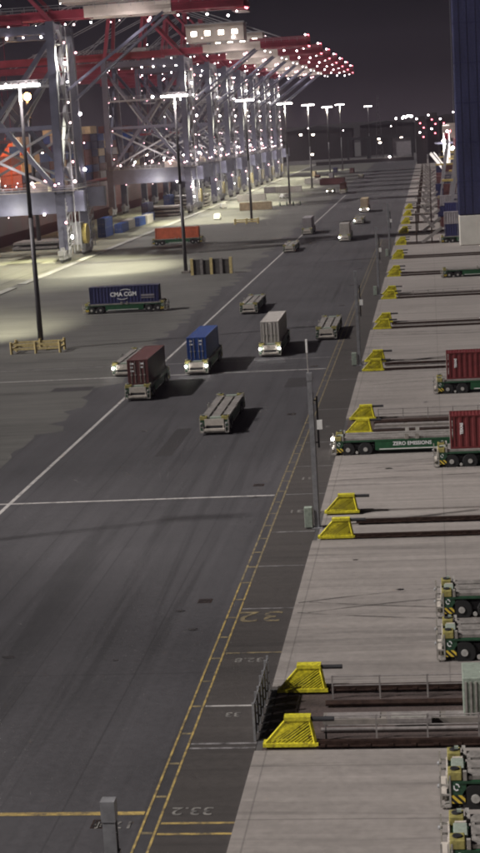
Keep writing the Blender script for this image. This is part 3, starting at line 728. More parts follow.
# ------------------------------------------------------------ ship to shore cranes
XL, XW = -91.5, -121.5
def make_crane():
    t = thing('quay_crane')
    HY = 13
    for sy in (-1, 1):
        for X, nm in ((XL, 'landside_leg'), (XW, 'waterside_leg')):
            MB().beam((X, sy*HY, 3), (X, sy*HY, 17), 2.4, 2.2).beam((X, sy*HY, 17), (X, sy*HY*.8, 59), 2.0, 1.8).build(nm, 'crane_grey', t)
            b = MB().box(X - .8, X + .8, sy*HY - 5, sy*HY + 5, 2.0, 3.2)
            for q in (-1, 1):
                b.box(X - .6, X + .6, sy*HY + q*2.6 - 2, sy*HY + q*2.6 + 2, 1.0, 2.0)
                b.prism([(X-.7, 2.), (X+.7, 2.), (X+.35, 3.9), (X-.35, 3.9)], sy*HY + q*2.6 - .8, sy*HY + q*2.6 + .8)
            bo = b.build('bogie', 'crane_white', t)
            wh = MB()
            for i in range(8): wh.cyl((X - .3, sy*HY - 4.3 + i*1.23, .62), (X + .3, sy*HY - 4.3 + i*1.23, .62), .46, 10)
            wh.build('wheels', 'dark_steel', bo)
        # portal beam across the quay
        MB().box(XW + 1.25, XL - 1.25, sy*HY - 1.1, sy*HY + 1.1, 12.3, 17.7).build('portal_beam', 'beam_grey_lit', t)
        MB().box(XL + 1.25, XL + 6, sy*HY - 1.0, sy*HY + 1.0, 12.6, 17.6).build('beam_end', 'beam_grey_lit', t)
        # diagonals
        MB().beam((XW, sy*HY, 17), (XL, sy*HY*.8, 55), 1.1).build('brace', 'crane_grey', t)
        MB().beam((XL, sy*HY, 17), (XW, sy*HY*.8, 55), 1.1).build('brace', 'crane_grey', t)
        MB().box(XW + 1, XL - 1, sy*HY*.8 - .8, sy*HY*.8 + .8, 56, 58.2).build('upper_beam', 'crane_grey', t)
    for X in (XL, XW):
        MB().box(X - .9, X + .9, -HY + 1.1, HY - 1.1, 13.2, 15.8).build('sill_beam', 'crane_grey', t)
        MB().box(X - .9, X + .9, -HY*.8 + 1, HY*.8 - 1, 56.5, 58.6).build('upper_beam', 'crane_grey', t)
        MB().beam((X, -HY, 17), (X, HY*.8, 55), .8).build('brace', 'crane_grey', t)
    # main girder: landside back reach to -44, boom over the ship
    for sy in (-1, 1):
        MB().box(-100, -84.05, sy*3.6 - .7, sy*3.6 + .7, 59.9, 62.0).build('main_girder', 'crane_red', t)
        MB().box(-62, -44, sy*3.6 - .7, sy*3.6 + .7, 59.9, 61.8).build('rear_girder', 'crane_red', t)
        MB().box(-84, -62.05, sy*3.6 - .8, sy*3.6 + .8, 59.8, 62.6).build('girder_box', 'crane_cream', t)
        MB().box(-185, -100.05, sy*3.6 - .7, sy*3.6 + .7, 59.3, 61.8).build('boom', 'crane_red', t)
        MB().box(-66, -43.6, sy*3.6 - .76, sy*3.6 + .76, 61.85, 63.6).build('back_reach', 'crane_red', t)
    g = MB()
    for i in range(15): g.box(-184 + i*10, -183.2 + i*10, -2.9, 2.9, 60, 61.4)
    g.build('cross_tie', 'crane_red', t)
    MB().box(-47, -43.4, -4.5, 4.5, 58.9, 59.25).build('tip_platform', 'crane_red', t)
    hs = MB().box(-90, -68, -5, 5, 63.6, 70).build('machinery_house', 'crane_cream', t)
    MB().box(-90.4, -67.6, -5.4, 5.4, 70.003, 70.5).build('roof', 'crane_white', hs)
    for i in range(4): MB().box(-88 + i*5.2, -86 + i*5.2, -5.06, -5.003, 66, 67.6).build('window', 'lit_window', hs)
    # apex frame and stays
    for sy in (-1, 1):
        MB().beam((XW, sy*8, 59), (XW + 4, sy*2.5, 88), 1.3).build('apex_leg', 'crane_red', t)
        MB().beam((XL, sy*8, 59), (XW + 4, sy*2.5, 88), .9).build('apex_leg', 'crane_red', t)
        MB().beam((XW + 4, sy*2.5, 88), (-50, sy*3.6, 62), .28).build('back_stay', 'crane_white', t)
        MB().beam((XW + 4, sy*2.5, 88), (-178, sy*3.6, 62), .3).beam((XW + 4, sy*2.5, 88), (-150, sy*3.6, 62), .3).build('boom_stay', 'crane_white', t)
    for sy in (-1, 1):
        MB().beam((XL, sy*10.6, 40), (-64, sy*4, 60), .7).build('reach_strut', 'crane_grey', t)
        MB().beam((XL, sy*HY, 18), (XW, sy*HY*.93, 33), .6).build('brace', 'crane_white', t); MB().beam((XW, sy*HY, 18), (XL, sy*HY*.93, 33), .6).build('brace', 'crane_white', t)
        MB().box(XW + 1, XL - 1, sy*HY*.93 - .4, sy*HY*.93 + .4, 33, 34).build('tie_beam', 'beam_grey_lit', t)
        MB().beam((XW + 15, sy*HY*.93, 33.5), (XL, sy*HY*.8, 55), .6).build('brace', 'crane_white', t); MB().beam((XW + 15, sy*HY*.93, 33.5), (XW, sy*HY*.8, 55), .6).build('brace', 'crane_white', t)
    for X in (XL, XW): MB().beam((X, HY, 17), (X, -HY*.8, 55), .8).build('brace', 'crane_grey', t)
    MB().box(XW + 2.8, XW + 5.2, -3.2, 3.2, 87.2, 89).build('apex_head', 'crane_red', t)
    # trolley, cab, spreader
    MB().box(-112, -106, -4.4, 4.4, 61.9, 63.2).build('trolley', 'crane_white', t)
    cb = MB().box(-105.6, -103, -1.5, 1.5, 55.5, 58.6).build('operator_cab', 'crane_white', t); MB().box(-105.4, -102.95, -1.3, 1.3, 56, 57.5).build('window', 'glass_dark', cb)
    s = MB()
    for x in (-111, -107):
        for yy in (-3, 3): s.cyl((x, yy, 61.5), (x, yy, 31), .06, 5)
    s.box(-110.2, -107.8, -6.1, 6.1, 30.2, 31); s.build('spreader', 'crane_red', t)
    # platforms with hand rails round the portal
    for sy in (-1, 1):
        pf = MB().box(XW, XL + 4, sy*(HY + 1.7) - .6, sy*(HY + 1.7) + .6, 17.75, 17.9).build('walkway', 'pipe_grey', t)
        h = MB()
        for q in (-.6, .6):
            for zz in (18.4, 19.0): h.box(XW, XL + 4, sy*(HY + 1.7) + q - .04, sy*(HY + 1.7) + q + .04, zz - .05, zz + .05)
            for i in range(18): h.box(XW + i*2 - .04, XW + i*2 + .04, sy*(HY + 1.7) + q - .04, sy*(HY + 1.7) + q + .04, 17.9, 19.0)
        h.build('hand_rail', 'crane_white', pf)
    for X in (XL + 1.8,):
        pf = MB().box(X - .6, X + .6, -HY - 2, HY + 2, 17.75, 17.9).build('walkway', 'pipe_grey', t)
        h = MB()
        for zz in (18.4, 19.0): h.box(X + .56, X + .64, -HY - 2, HY + 2, zz - .05, zz + .05)
        for i in range(14): h.box(X + .56, X + .64, -HY - 2 + i*2.2, -HY - 1.9 + i*2.2, 17.9, 19.0)
        h.build('hand_rail', 'crane_white', pf)
    # girder walkway rails
    h = MB()
    for sy in (-1, 1):
        for zz in (62.6, 63.2): h.box(-150, -44, sy*5 - .05, sy*5 + .05, zz - .06, zz + .06)
        for i in range(36): h.box(-150 + i*3, -149.9 + i*3, sy*5 - .05, sy*5 + .05, 61.8, 63.2)
    h.build('hand_rail', 'crane_white', t)
    # stair tower by the near landside leg, in flights
    st = MB()
    X = XL + 2.6
    for i in range(12):
        z0 = 17 + i*3.3; y0, y1 = (-HY*.95 - 1.4, -HY*.95 + 2.2) if i % 2 == 0 else (-HY*.95 + 2.2, -HY*.95 - 1.4)
        st.beam((X, y0, z0), (X, y1, z0 + 3.3), .8, .25); st.beam((X + .5, y0, z0 + 1), (X + .5, y1, z0 + 4.3), .08, .08)
        st.box(X - .9, X + .9, min(y0,y1)-.6, max(y0,y1)+.6, z0 - .06, z0 + .06)
    for yy in (-HY*.95 - 2, -HY*.95 + 2.8): st.beam((X + .9, yy, 3), (X + .9, yy, 58), .25)
    st.build('stair_tower', 'crane_white', t)
    # lower equipment: electrical house and cable reel on the portal
    MB().box(XL - 9, XL - 3.5, -11.5, -8, 17, 20).build('electrical_house', 'crane_cream', t)
    MB().cyl((XL + 1.4, 4, 6), (XL + 2.4, 4, 6), 2.6, 20).build('cable_reel', 'amber_paint', t)
    MB().box(XL - 1.1, XL + 1.1, 1, 7, 3.4, 9).build('reel_frame', 'crane_white', t)
    # lower lattice of stairs and pipes at the leg feet
    for sy in (-1, 1):
        l = MB()
        for i in range(5):
            l.beam((XL + 1.6, sy*HY - 3, 3 + i*2.5), (XL + 1.6, sy*HY + 3, 5.2 + i*2.5), .3, .5); l.beam((XL + 1.6, sy*HY - 3, 4.8 + i*2.5), (XL + 1.6, sy*HY + 3, 4.8 + i*2.5), .15)
        for q in (-3, 0, 3): l.beam((XL + 1.7, sy*HY + q, 2), (XL + 1.7, sy*HY + q, 16), .2)
        l.build('leg_ladder', 'crane_white', t)
    # work lamps
    P = []
    for i in range(5): P.append((XW + 3 + i*6.8, -HY - 2.4, 19.8))
    for i in range(4): P.append((XW + 5 + i*7.5, HY + 1.5, 19.8))
    for i in range(8): P.append((XL + 3.6, -HY*.95, 20 + i*4.8))
    for i in range(5): P.append((XL + 1.6, HY*.85, 22 + i*7.5))
    for i in range(7): P.append((XW + 1.5, -HY*.88, 22 + i*5.4))
    for i in range(9): P.append((-46 - i*7.2, -4.6, 58.8))
    for i in range(5): P.append((-49 - i*10, 4.6, 58.8))
    P += [(-72, -5.2, 65), (-84, -5.2, 65), (-90.6, 0, 66), (-45, -4.6, 64), (-45, 4.6, 64), (XL + 1.2, -8, 6), (XL + 1.3, 9, 7), (XL + 1.3, -16, 10), (XL-14, -12.2, 11.9)]
    P += [(XL - 4, -HY-1.2, 12), (XW + 6, -HY - 1.2, 12)]
    for i in range(4): P.append((-60 - i*15, -4.4, 64.0))
    for i in range(7): P.append((XW + 2 + i*4.3, -HY*.8 - 1, 55.5))
    for i in range(6): P.append((XW + 4.5 + i*4.9, -HY - 2.4, 19.3))
    for i in range(4): P.append((XW + 4 + i*7, -HY*.85 - 1, 44.6))
    MB().box(XW + 1, XL - 1, -HY*.87 - .9, -HY*.87 + .9, 43.2, 43.9).build('walkway', 'crane_white', t)
    h = MB()
    for zz in (44.6, 45.2): h.box(XW + 1, XL - 1, -HY*.87 - .9, -HY*.87 - .8, zz - .05, zz + .05)
    for i in range(14): h.box(XW + 1.5 + i*2, XW + 1.6 + i*2, -HY*.87 - .92, -HY*.87 - .82, 43.9, 45.2)
    h.build('hand_rail', 'crane_white', t)
    lr = random.Random(2)
    for p in P: MB().ball([q + lr.uniform(-.35, .35) for q in p], lr.choice([.14, .18, .22, .28, .42]), 8, 5).build('work_lamp', lr.choice(['lamp', 'lamp', 'lamp_dim', 'lamp_dim', 'lamp_hot', 'lamp_pink']), t, smooth=True)
    for p in ((-44, -2, 63.6), (-44, 2, 60)): MB().ball(p, .45, 8, 5).build('red_lamp', 'red_lamp', t, smooth=True)
    return t
C0 = make_crane(); index_kids()
CR = [411, 628, 700, 758, 815, 872, 930, 990]
clab = ['nearest quay crane at the left edge with low portal walkway', 'second quay crane with big crossed braces behind the nearest one', 'third quay crane in the row, partly hidden by the second',
        'fourth quay crane counted from the camera', 'fifth quay crane counted from the camera', 'sixth quay crane, third from the far end of the row', 'seventh quay crane, last but one of the row', 'farthest quay crane, its back reach tip rightmost of all']
WL = bpy.data.lights.new('crane_work_light', 'POINT'); WL.energy = 520; WL.color = (1, .90, .90); WL.shadow_soft_size = .6
WS = bpy.data.lights.new('crane_flood', 'SPOT'); WS.energy = 95000; WS.color = (1, .98, .66); WS.spot_size = R(80); WS.spot_blend = .6; WS.shadow_soft_size = .8
WB = bpy.data.lights.new('base_and_fill_light', 'POINT'); WB.energy = 900; WB.color = (1, .97, .86); WB.shadow_soft_size = .5
def light(d, loc, target=None):
    o = bpy.data.objects.new(d.name, d); COL.objects.link(o); o.location = loc
    if target: aim(o, target)
for i, y in enumerate(CR):
    o = C0 if i == 0 else copy_tree(C0)
    o.location = (0, y, 0); tag(o, clab[i], 'crane', 'quay cranes in a row along the water')
    light(WL, (XL + 6, y - 18, 21)); light(WL, (XL + 6, y - 14, 48))
    light(WL, (-72, y - 9, 57)); light(WL, (XL - 14, y - 17, 22)); light(WB, (XL + 8, y - 17, 9)); light(WB, (XL - 12, y - 20, 13))
    light(WS, (-88, y - 7, 55), (-96, y - 30, 0))

# ------------------------------------------------------------ ship with deck cargo behind the cranes
t = thing('container_ship', (0, 0, 0), 0, 'container ship with dark red hull moored behind the quay cranes', 'ship')
hull = MB()
secs = [(430, .35), (445, .8), (470, 1), (800, 1), (835, .75), (860, .1)]
vs = []; 
for y, w in secs:
    cx = -149; hw = 20.5*w
    vs += [(cx - hw*.85, y, -3), (cx + hw*.85, y, -3), (cx + hw, y, 3), (cx + hw, y, 13.5), (cx - hw, y, 13.5), (cx - hw, y, 3)]
fs = [(5,4,3,2,1,0), tuple(range(30, 36))]
for i in range(5):
    for j in range(6): fs.append((i*6 + j, i*6 + (j+1) % 6, (i+1)*6 + (j+1) % 6, (i+1)*6 + j))
hull.add(vs, fs).build('hull', 'hull_red', t)
MB().box(-168, -129, 470, 482, 13.5, 44).box(-160, -137, 471, 481, 44, 48).build('deckhouse', 'crane_cream', t)
for i in range(9): MB().box(-128.97, -128.9, 471.5, 480.5, 16 + i*3, 17.2 + i*3).build('window_strip', 'lit_window' if i % 3 == 1 else 'glass_dark', t)
cols = ['c_maroon', 'c_grey', 'c_maroon', 'c_grey', 'c_tan', 'c_navy', 'c_blue', 'c_maroon', 'c_navy']
nc = {'c_orange': 'glow-painted orange', 'c_tan': 'tan', 'c_maroon': 'maroon', 'c_white': 'white', 'c_blue': 'blue', 'c_grey': 'grey', 'c_green': 'green', 'c_red': 'red', 'c_navy': 'navy'}
rr = random.Random(3)
for b in range(18):
    y = 490 + b*13.1 + (6 if b > 8 else 0)
    if y > 755: break
    tiers = rr.choice([4, 5, 6, 6, 7])
    for k in range(tiers):
        for row in range(2):
            c = rr.choice(cols) if b > 2 or rr.random() < .5 else 'c_orange'  # first bays painted orange to carry the sodium lamp's glow
            container(c, (-130.4 - row*2.5, y, 14.6 + k*2.92), 0, '%s container in the deck cargo stacks of the ship' % nc[c], '%s containers on the ship deck' % nc[c], detail=False)

# ------------------------------------------------------------ apron clutter
for i, (x, y, c, lb) in enumerate([(-101, 497, 'c_blue', 'bright blue container on the quay under the second crane beam'), (-99, 561, 'c_white', 'white container on the quay beyond the blue one'),
                                   (-104, 592, 'c_navy', 'navy container on the quay behind the white one'), (-106, 655, 'c_blue', 'blue container on the quay deep under the cranes'), (-101.5, 720, 'c_white', 'white container on the quay under the fourth crane')]):
    container(c, (x, y, .05 if i else .05), 0, lb, 'containers standing on the quay')
    if i in (0, 2, 3): container(c if i else 'c_blue', (x, y, 2.97), 0, 'upper container of the %s stack on the quay' % ['blue', '', 'navy', 'deep blue'][i], 'containers standing on the quay')
for i, (y, c) in enumerate([(516, 'c_blue'), (534, 'c_white'), (548, 'c_blue'), (574, 'c_blue'), (612, 'c_white')]):
    container(c, (-99.5 - (i % 2)*1.2, y, .05), 0, '%s container, %s in the row of containers standing on the quay' % (nc[c], ['second', 'third', 'fourth', 'sixth', 'last'][i]), 'containers standing on the quay')
for y_ in (505, 560, 620): light(WB, (-89, y_ - 6, 11))  # added lights without any lamp, brightening the quay container row
def hatch(x, y, n, lb):
    for i in range(n):
        t = thing('hatch_cover', (x + (i % 2)*.4, y, .05 + i*1.35), 0, lb % ['lowest', 'second', 'third', 'topmost'][i if i < n - 1 else 3], 'hatch cover', 'stacked hatch covers on the quay')
        m = MB().box(-6.5, 6.5, -6, 6, .35, 1.0)
        m.build('plate', 'pipe_grey', t)
        for q in (-5.6, 0, 5.6): MB().box(-6.4, 6.4, q - .2, q + .2, 0, .35).build('stiffener', 'dark_steel', t)
hatch(-100, 604, 3, '%s of the pale hatch covers stacked under the second crane')
hatch(-98, 665, 4, '%s of the hatch covers stacked under the third crane')
hatch(-112, 455, 2, '%s of the hatch covers stacked by the nearest crane')
# yard containers in the distance
far = [(-50, 830, 'c_maroon', 0), (-50, 844, 'c_maroon', 0), (-60, 860, 'c_white', 0), (-66, 760, 'c_white', 0), (-72, 765, 'c_grey', 0), (-56, 930, 'c_grey', 1), (-62, 900, 'c_maroon', 1), (-70, 985, 'c_tan', 1),
       (-76, 690, 'c_white', 0), (-48, 1010, 'c_maroon', 1), (-60, 1040, 'c_navy', 1), (-66, 612, 'c_tan', 0)]
flab = ['nearer dark maroon container lying across the far yard', 'rear dark maroon container lying across the far yard', 'white container behind the far maroon ones', 'white container left of the far mast', 'grey container beside the far white one',
        'grey far container near the paired masts', 'maroon far container near the paired masts', 'tan container at the back of the yard', 'white container near the crane rail in mid yard', 'small looking maroon container before the portal frames',
        'navy container before the portal frames', 'tan container between the fourth mast and the cranes']
for (x, y, c, r), lb in zip(far, flab): container(c, (x, y, .02), hp*(1 - r), lb, 'containers left in the far yard')
for i, (x, y) in enumerate([(-74, 560), (-82, 640), (-63, 700)]):
    t = thing('service_van', (x, y, 0), .3*i, ['white van parked in the mid yard', 'white van parked near the third crane', 'white van parked in the far yard'][i], 'van', 'service vans')
    MB().prism([(-1.0, .35), (1.0, .35), (1.0, 1.2), (.85, 2.0), (-.85, 2.0), (-1.0, 1.2)], -2.4, 1.6).prism([(-1, .35), (1, .35), (1, 1.15), (-1, 1.15)], 1.6, 2.6).build('body', 'white_paint', t)
    MB().box(-.8, .8, 1.601, 1.66, 1.2, 1.8).build('windscreen', 'glass_dark', t)
    for sx in (-1, 1):
        for yy in (-1.6, 1.7): MB().cyl((sx*.8, yy, .36), (sx*1.04, yy, .36), .36, 12).build('wheel', 'rubber', t)

# ------------------------------------------------------------ blue and white tower at the right
t = thing('signal_tower', (9.75, 383.5, 0), 0, 'huge dark blue tower with white foot cut by the right edge', 'tower')
MB().box(-3.6, 3.6, 0, 7, 7.2, 64).build('shaft', 'tower_blue', t, bevel=.3)
MB().box(-3.55, 3.55, .05, 6.95, .16, 7.19).build('foot', 'tower_white', t, bevel=.2)
sb = MB()
for z in (15, 24, 33, 42, 51): sb.box(-3.63, 3.63, -.03, 7.03, z, z + .18)
sb.build('seam', 'c_navy', t)
for zz in range(0, 54, 3): sbv = None
vr = MB()
for xx in (-2.2, -.4, 1.6): vr.box(xx - .06, xx + .06, -.06, -.003, 7.4, 63.5)
for yy in (1.2, 5.6): vr.box(-3.67, -3.603, yy - .06, yy + .06, 7.4, 63.5)
vr.build('stiffener', 'tower_blue', t)
ld = MB()
for yy in (3.9, 4.5): ld.box(-3.95, -3.88, yy - .04, yy + .04, 1, 63)
for i in range(120): ld.box(-3.93, -3.9, 3.94, 4.46, 1.4 + i*.5, 1.45 + i*.5)
ld.build('ladder', 'post_steel', t)
MB().box(-3.66, -3.6, 2.2, 3.3, 7.3, 63).build('cable_tray', 'dark_steel', t)

# ------------------------------------------------------------ stacking cranes and blocks beyond
def make_asc():
    t = thing('stacking_crane')
    W = 15.5
    for sy in (-1, 1):
        MB().beam((-4.5, sy*W, 1.5), (-1.2, sy*W, 22), .9).build('leg', 'crane_white', t); MB().beam((4.5, sy*W, 1.5), (1.2, sy*W, 22), .9).build('leg', 'crane_white', t)
        MB().box(-5.6, 5.6, sy*W - .6, sy*W + .6, .8, 1.8).build('bogie', 'amber_paint', t)
        MB().beam((-3.4, sy*W, 8), (3.4, sy*W, 8), .6).beam((-4.4, sy*W, 2), (2.9, sy*W, 12), .35).build('brace', 'crane_grey', t)
    for x in (-1.6, 1.6): MB().box(x - .6, x + .6, -W - 1, W + 1, 22, 24.2).build('bridge_girder', 'crane_red', t)
    MB().box(-3, 3, -3, 3, 24.3, 27).build('trolley_house', 'crane_cream', t)
    s = MB()
    for x in (-1, 1):
        for yy in (-1, 1): s.cyl((x, yy, 24), (x, yy, 13), .07, 5)
    s.box(-6, 6, -1.1, 1.1, 12.4, 13); s.build('spreader', 'amber_paint', t)
    for p in ((-3, -W + 1, 21.6), (3, -W + 1, 21.6), (-2.6, 0, 21.6), (2.6, 6, 21.6), (-1.4, -W - 1.3, 25)): MB().ball(p, .4, 8, 5).build('work_lamp', 'lamp', t, smooth=True)
    MB().ball((0, -W - 1.2, 25), .5, 8, 5).build('red_lamp', 'red_lamp', t, smooth=True)
    return t
Z0 = make_asc(); index_kids(); fst = True
WA = bpy.data.lights.new('stack_light', 'POINT'); WA.energy = 500; WA.color = (1, .9, .92); WA.shadow_soft_size = .6
rr = random.Random(11)
for k, xx in zip(range(8, 22), [16, 9, 22, 12, 18, 8, 26, 14, 10, 24, 16, 12, 28, 18]):
    o = Z0 if fst else copy_tree(Z0); fst = False
    o.location = (xx, PK[k] + 20.1, 0)
    tag(o, 'stacking crane on white slanted legs over the %s block behind the blue tower' % (['first', 'second', 'third', 'fourth', 'fifth', 'sixth', 'seventh', 'eighth', 'ninth', 'tenth', 'eleventh', 'twelfth', 'thirteenth', 'last'][k-8]), 'crane', 'stacking cranes along the right side')
    if k % 2 == 0: light(WA, (xx - 4, PK[k] + 2, 16))
# stair frames and containers at the block ends
for k in range(8, 20):
    y = PK[k]
    t = thing('stair_frame', (-5.2, y, 0), 0, 'brownish zigzag access stair by the %s rail pair' % (ordn[k] if k < 16 else ['seventeenth', 'eighteenth', 'nineteenth', 'twentieth'][k-16]), 'stair', 'zigzag access stairs at the far block ends')
    for i, (x0, z0, x1, z1) in enumerate(((1.5, .2, 4.6, 3.6), (4.6, 3.7, 1.5, 7.1))):
        MB().beam((x0 + 1, 0, z0), (x1 + 1.8*(1 if x1 > x0 else 0) + 1, 0, z1), 1.6, .7).build('flight', 'pipe_grey', t)
    for x in (1.2, 4.9): MB().box(x - .15, x + .15, -.5, .5, 0, 8).build('post', 'rail_steel', t)
    MB().box(.3, 5, -.9, .9, 7.2, 7.4).build('platform', 'concrete_dark', t)
    if k < 18:
        bx_, by_ = 8.2 + rr.uniform(-1, 3), y + 12 + rr.uniform(-3, 3)
        for j in range(rr.choice([2, 3, 4])):
            c = rr.choice(['c_navy', 'c_grey', 'c_maroon', 'c_grey', 'c_navy', 'c_maroon'])
            container(c, (bx_, by_, .16 + j*2.92), hp, '%s container stacked in the storage blocks far right' % nc[c], '%s containers in the far storage blocks' % nc[c], detail=False)

t = thing('floodlit_leg', (7.2, 706, 0), 0, 'white floodlit crane leg with slanted strut left of the blue tower', 'crane leg')
MB().box(-1.4, 1.4, -1.2, 1.2, .16, 27).build('leg', 'white_paint', t)
MB().beam((-7, -2.2, 15.5), (4.2, -2.2, .6), 1.2).build('strut', 'white_paint', t); MB().beam((-5.6, -2.2, 15.8), (5.4, -2.2, .9), .5).build('strut', 'white_paint', t)
MB().box(-5, 4, -1.6, 1.6, 19, 19.8).build('platform', 'crane_grey', t); MB().box(2.6, 6, -2, 1, 4.5, 9.5).build('cabinet', 'white_paint', t)
MB().ball((-.4, -2.6, 18.4), .9, 10, 6).build('work_lamp', 'lamp_hot', t, smooth=True)
light(WL, (5.5, 698, 18)); light(WL, (6.5, 700, 26)); light(WL, (6, 697, 9))
# ------------------------------------------------------------ far end of the terminal
for i, (x, w) in enumerate(((-62, 15), (-45.5, 15), (-29, 16))):
    t = thing('portal_frame', (x, 1255, 0), 0, ['left', 'middle', 'right'][i] + ' black portal frame spanning the far end of the road', 'portal frame', 'black portal frames at the far end')
    for xx in (0, w): MB().box(xx - .8, xx + .8, -.8, .8, 0, 19).build('leg', 'dark_steel', t)
    MB().box(-.8, w + .8, -.9, .9, 17.5, 19.6).build('crossbeam', 'dark_steel', t)
    if i == 2: MB().box(1, w - 1, .2, .6, 4, 17).build('screen_panel', 'c_grey', t)
t = thing('barrier_wall', (0, 1240, 0), 0, 'low dark wall across the far end of the road', 'wall')
MB().box(-86, -12, 0, 1, 0, 2.6).build('wall_face', 'building_dark', t); MB().box(-86, -12, -.1, 1.1, 2.6, 2.9).build('coping', 'concrete_dark', t)
tag(MB().ball((-30, 1236, 3.6), .8, 8, 5).build('marker_lamp', 'lamp', smooth=True), 'small white lamp in front of the low far wall', 'lamp')
rr = random.Random(5)
x = -420; i = 0
blab = ['long low dark shed on the skyline', 'dark shed with a few lit windows', 'broad dark warehouse on the horizon', 'squat dark block on the horizon']
while x < 420:
    w = rr.uniform(35, 80); h = rr.uniform(17, 30); y = 1420 + rr.uniform(0, 160)
    t = thing('warehouse', (x, y, 0), 0, 'dark warehouse on the skyline, number of the row unreadable in the dark', 'building', 'dark warehouses along the skyline')
    t['label'] = 'dark low warehouse in the unlit row along the skyline'
    MB().box(0, w, 0, 40, 0, h).build('wall', 'building_dark', t)
    MB().prism([(-1, h), (w + 1, h), (w/2, h + rr.uniform(1, 4))], -1, 41).build('roof', 'roof_dark', t)
    for j in range(rr.choice([1, 2, 3])):
        a = rr.uniform(3, w - 6); zz = rr.uniform(4, h - 3)
        MB().box(a, a + 2.2, -.2, -.003, zz, zz + 1.2).build('window', 'lit_window', t)
    x += w + rr.uniform(2, 12); i += 1
# town lights on the far slope
hl = MB(); n = 60
for i in range(n + 1): 
    xx = -2500 + i*5000/n; zz = 34 + 10*math.sin(i*.7) + 8*math.sin(i*.31 + 1)
    hl.v += [(xx, 2600, 0), (xx, 2900, zz*.8), (xx, 3600, 0)]
for i in range(n): a = i*3; hl.f += [(a, a+3, a+4, a+1), (a+1, a+4, a+5, a+2)]
struct('hills', hl, 'hill')
rr = random.Random(9)
for i in range(15):
    xx = rr.uniform(-120, 60) if i > 7 else rr.uniform(-30, -12); y = 1400 + rr.uniform(-15, 10)
    z = rr.uniform(22, 31) if i > 7 else rr.uniform(31.5, 34)
    t = thing('distant_lamp', (xx, y, 0), 0, 'tiny white lamp on a thin pole before the skyline', 'lamp', 'tiny lamps on the skyline')
    MB().cyl((0,0,0), (0,0,z), .15, 5).build('pole', 'dark_steel', t); MB().ball((0,0,z), .8 if i <= 7 else .35, 8, 5).build('lamp', 'lamp', t, smooth=True)
t = thing('lattice_tower', (-42, 1390, 0), 0, 'faint thin lattice tower rising above the skyline', 'tower')
l = MB()
for sx in (-1, 1):
    for sy in (-1, 1): l.beam((sx*3, sy*3, 0), (sx*.6, sy*.6, 52), .3)
for i in range(12):
    z = i*4.2; q = 3 - 2.4*z/52; q2 = 3 - 2.4*(z+4.2)/52
    l.beam((-q, -q, z), (q2, -q2, z + 4.2), .2).beam((q, -q, z), (-q2, -q2, z + 4.2), .2)
l.build('lattice', 'mast_steel', t)
# red lit stack on the right skyline
for i, (x, h) in enumerate(((-9, 32), (-1, 34), (7, 31), (16, 35))):
    t = thing('reefer_rack', (x, 1120 + i*6, 0), 0, ['leftmost', 'second', 'third', 'rightmost'][i] + ' of the dark red lit racks on the right skyline', 'rack', 'red lit racks on the right skyline')
    MB().box(0, 6.8, 0, 8, 0, h).build('rack_frame', 'building_dark', t)
    for j in range(5): MB().box(.5 + (j*2.3) % 5, 1.4 + (j*2.3) % 5, -.3, -.003, h - 2 - j*3.1, h - 1.2 - j*3.1).build('rack_lamp', 'red_lamp' if j % 3 else 'lamp', t)

# ------------------------------------------------------------ sky, moon-like flood fill, camera
w = bpy.data.worlds.new('World'); sc.world = w; w.use_nodes = True
n = w.node_tree.nodes; l = w.node_tree.links; n.clear()
out = n.new('ShaderNodeOutputWorld'); bg = n.new('ShaderNodeBackground'); bg2 = n.new('ShaderNodeBackground'); ad = n.new('ShaderNodeAddShader')
SUN_EL, SUN_AZ = R(43), None
sky = n.new('ShaderNodeTexSky'); sky.sky_type = 'NISHITA'; sky.sun_disc = False; sky.sun_elevation = SUN_EL
d = Vector((.95, .32, 0)).normalized()         # horizontal travel of the light
sky.sun_rotation = math.atan2(-d.x, -d.y)
bg.inputs['Strength'].default_value = .0001
l.new(sky.outputs['Color'], bg.inputs['Color'])
tc = n.new('ShaderNodeTexCoord'); sp = n.new('ShaderNodeSeparateXYZ'); l.new(tc.outputs['Generated'], sp.inputs[0])
cr = n.new('ShaderNodeValToRGB'); l.new(sp.outputs['Z'], cr.inputs['Fac'])
e = cr.color_ramp.elements; e[0].position = 0; e[0].color = (.036, .028, .034, 1); e[1].position = .09; e[1].color = (.002, .002, .004, 1)
k = cr.color_ramp.elements.new(.03); k.color = (.010, .008, .011, 1)
l.new(cr.outputs['Color'], bg2.inputs['Color']); bg2.inputs['Strength'].default_value = .25
l.new(bg.outputs[0], ad.inputs[0]); l.new(bg2.outputs[0], ad.inputs[1]); l.new(ad.outputs[0], out.inputs['Surface'])
s = bpy.data.lights.new('sun', 'SUN'); s.energy = .98; s.angle = R(2); s.color = (1, .95, .93)
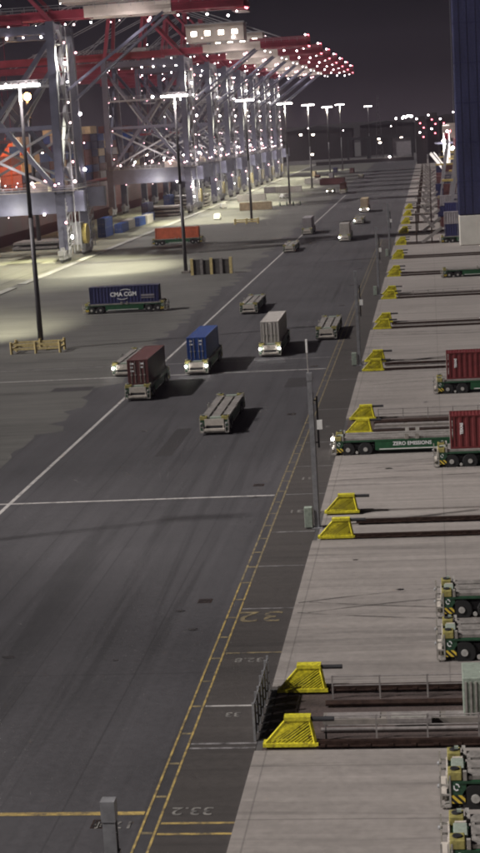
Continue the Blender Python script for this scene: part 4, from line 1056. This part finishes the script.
so = bpy.data.objects.new('sun', s); COL.objects.link(so)
dv = Vector((d.x*math.cos(SUN_EL), d.y*math.cos(SUN_EL), -math.sin(SUN_EL))); so.rotation_euler = dv.to_track_quat('-Z', 'Y').to_euler()

F, PITCH, YAW, ROLL, H = 1614.66, .181105, .125496, -.0615617, 29.9005
fw = Vector((-math.sin(YAW)*math.cos(PITCH), math.cos(YAW)*math.cos(PITCH), -math.sin(PITCH)))
r0 = Vector((math.cos(YAW), math.sin(YAW), 0)); u0 = r0.cross(fw)
rg = r0*math.cos(ROLL) + u0*math.sin(ROLL); up = -r0*math.sin(ROLL) + u0*math.cos(ROLL)
cd = bpy.data.cameras.new('camera'); cd.sensor_fit = 'HORIZONTAL'; cd.sensor_width = 36; cd.lens = F/480*36; cd.clip_start = 1; cd.clip_end = 12000
co = bpy.data.objects.new('camera', cd); COL.objects.link(co)
M = Matrix((rg, up, -fw)).transposed().to_4x4(); M.translation = Vector((0, 0, H)); co.matrix_world = M
sc.camera = co
vs_ = sc.view_settings; sc.display_settings.display_device = 'sRGB'
vs_.view_transform = 'Standard'; vs_.look = 'None'; vs_.exposure = 1.9; vs_.gamma = 1; vs_.use_curve_mapping = False
sc.render.engine = 'CYCLES'
sc.cycles.use_light_tree = True; sc.cycles.max_bounces = 4; sc.cycles.pixel_filter_type = 'BLACKMAN_HARRIS'; sc.cycles.filter_width = 2.0

# ------------------------------------------------------------ night haze over the harbour
hz = MB().box(-420, 430, -60, 1380, -9, 101).build('haze', 'lamp_off'); hz['kind'] = 'stuff'; hz.display_type = 'WIRE'
m = bpy.data.materials.new('night_haze'); m.use_nodes = True; nn = m.node_tree.nodes; nn.clear()
v = nn.new('ShaderNodeVolumePrincipled'); v.inputs['Color'].default_value = (.50, .42, .53, 1); v.inputs['Density'].default_value = .00012; v.inputs['Anisotropy'].default_value = .3
oo = nn.new('ShaderNodeOutputMaterial'); m.node_tree.links.new(v.outputs[0], oo.inputs['Volume'])
hz.data.materials.clear(); hz.data.materials.append(m)
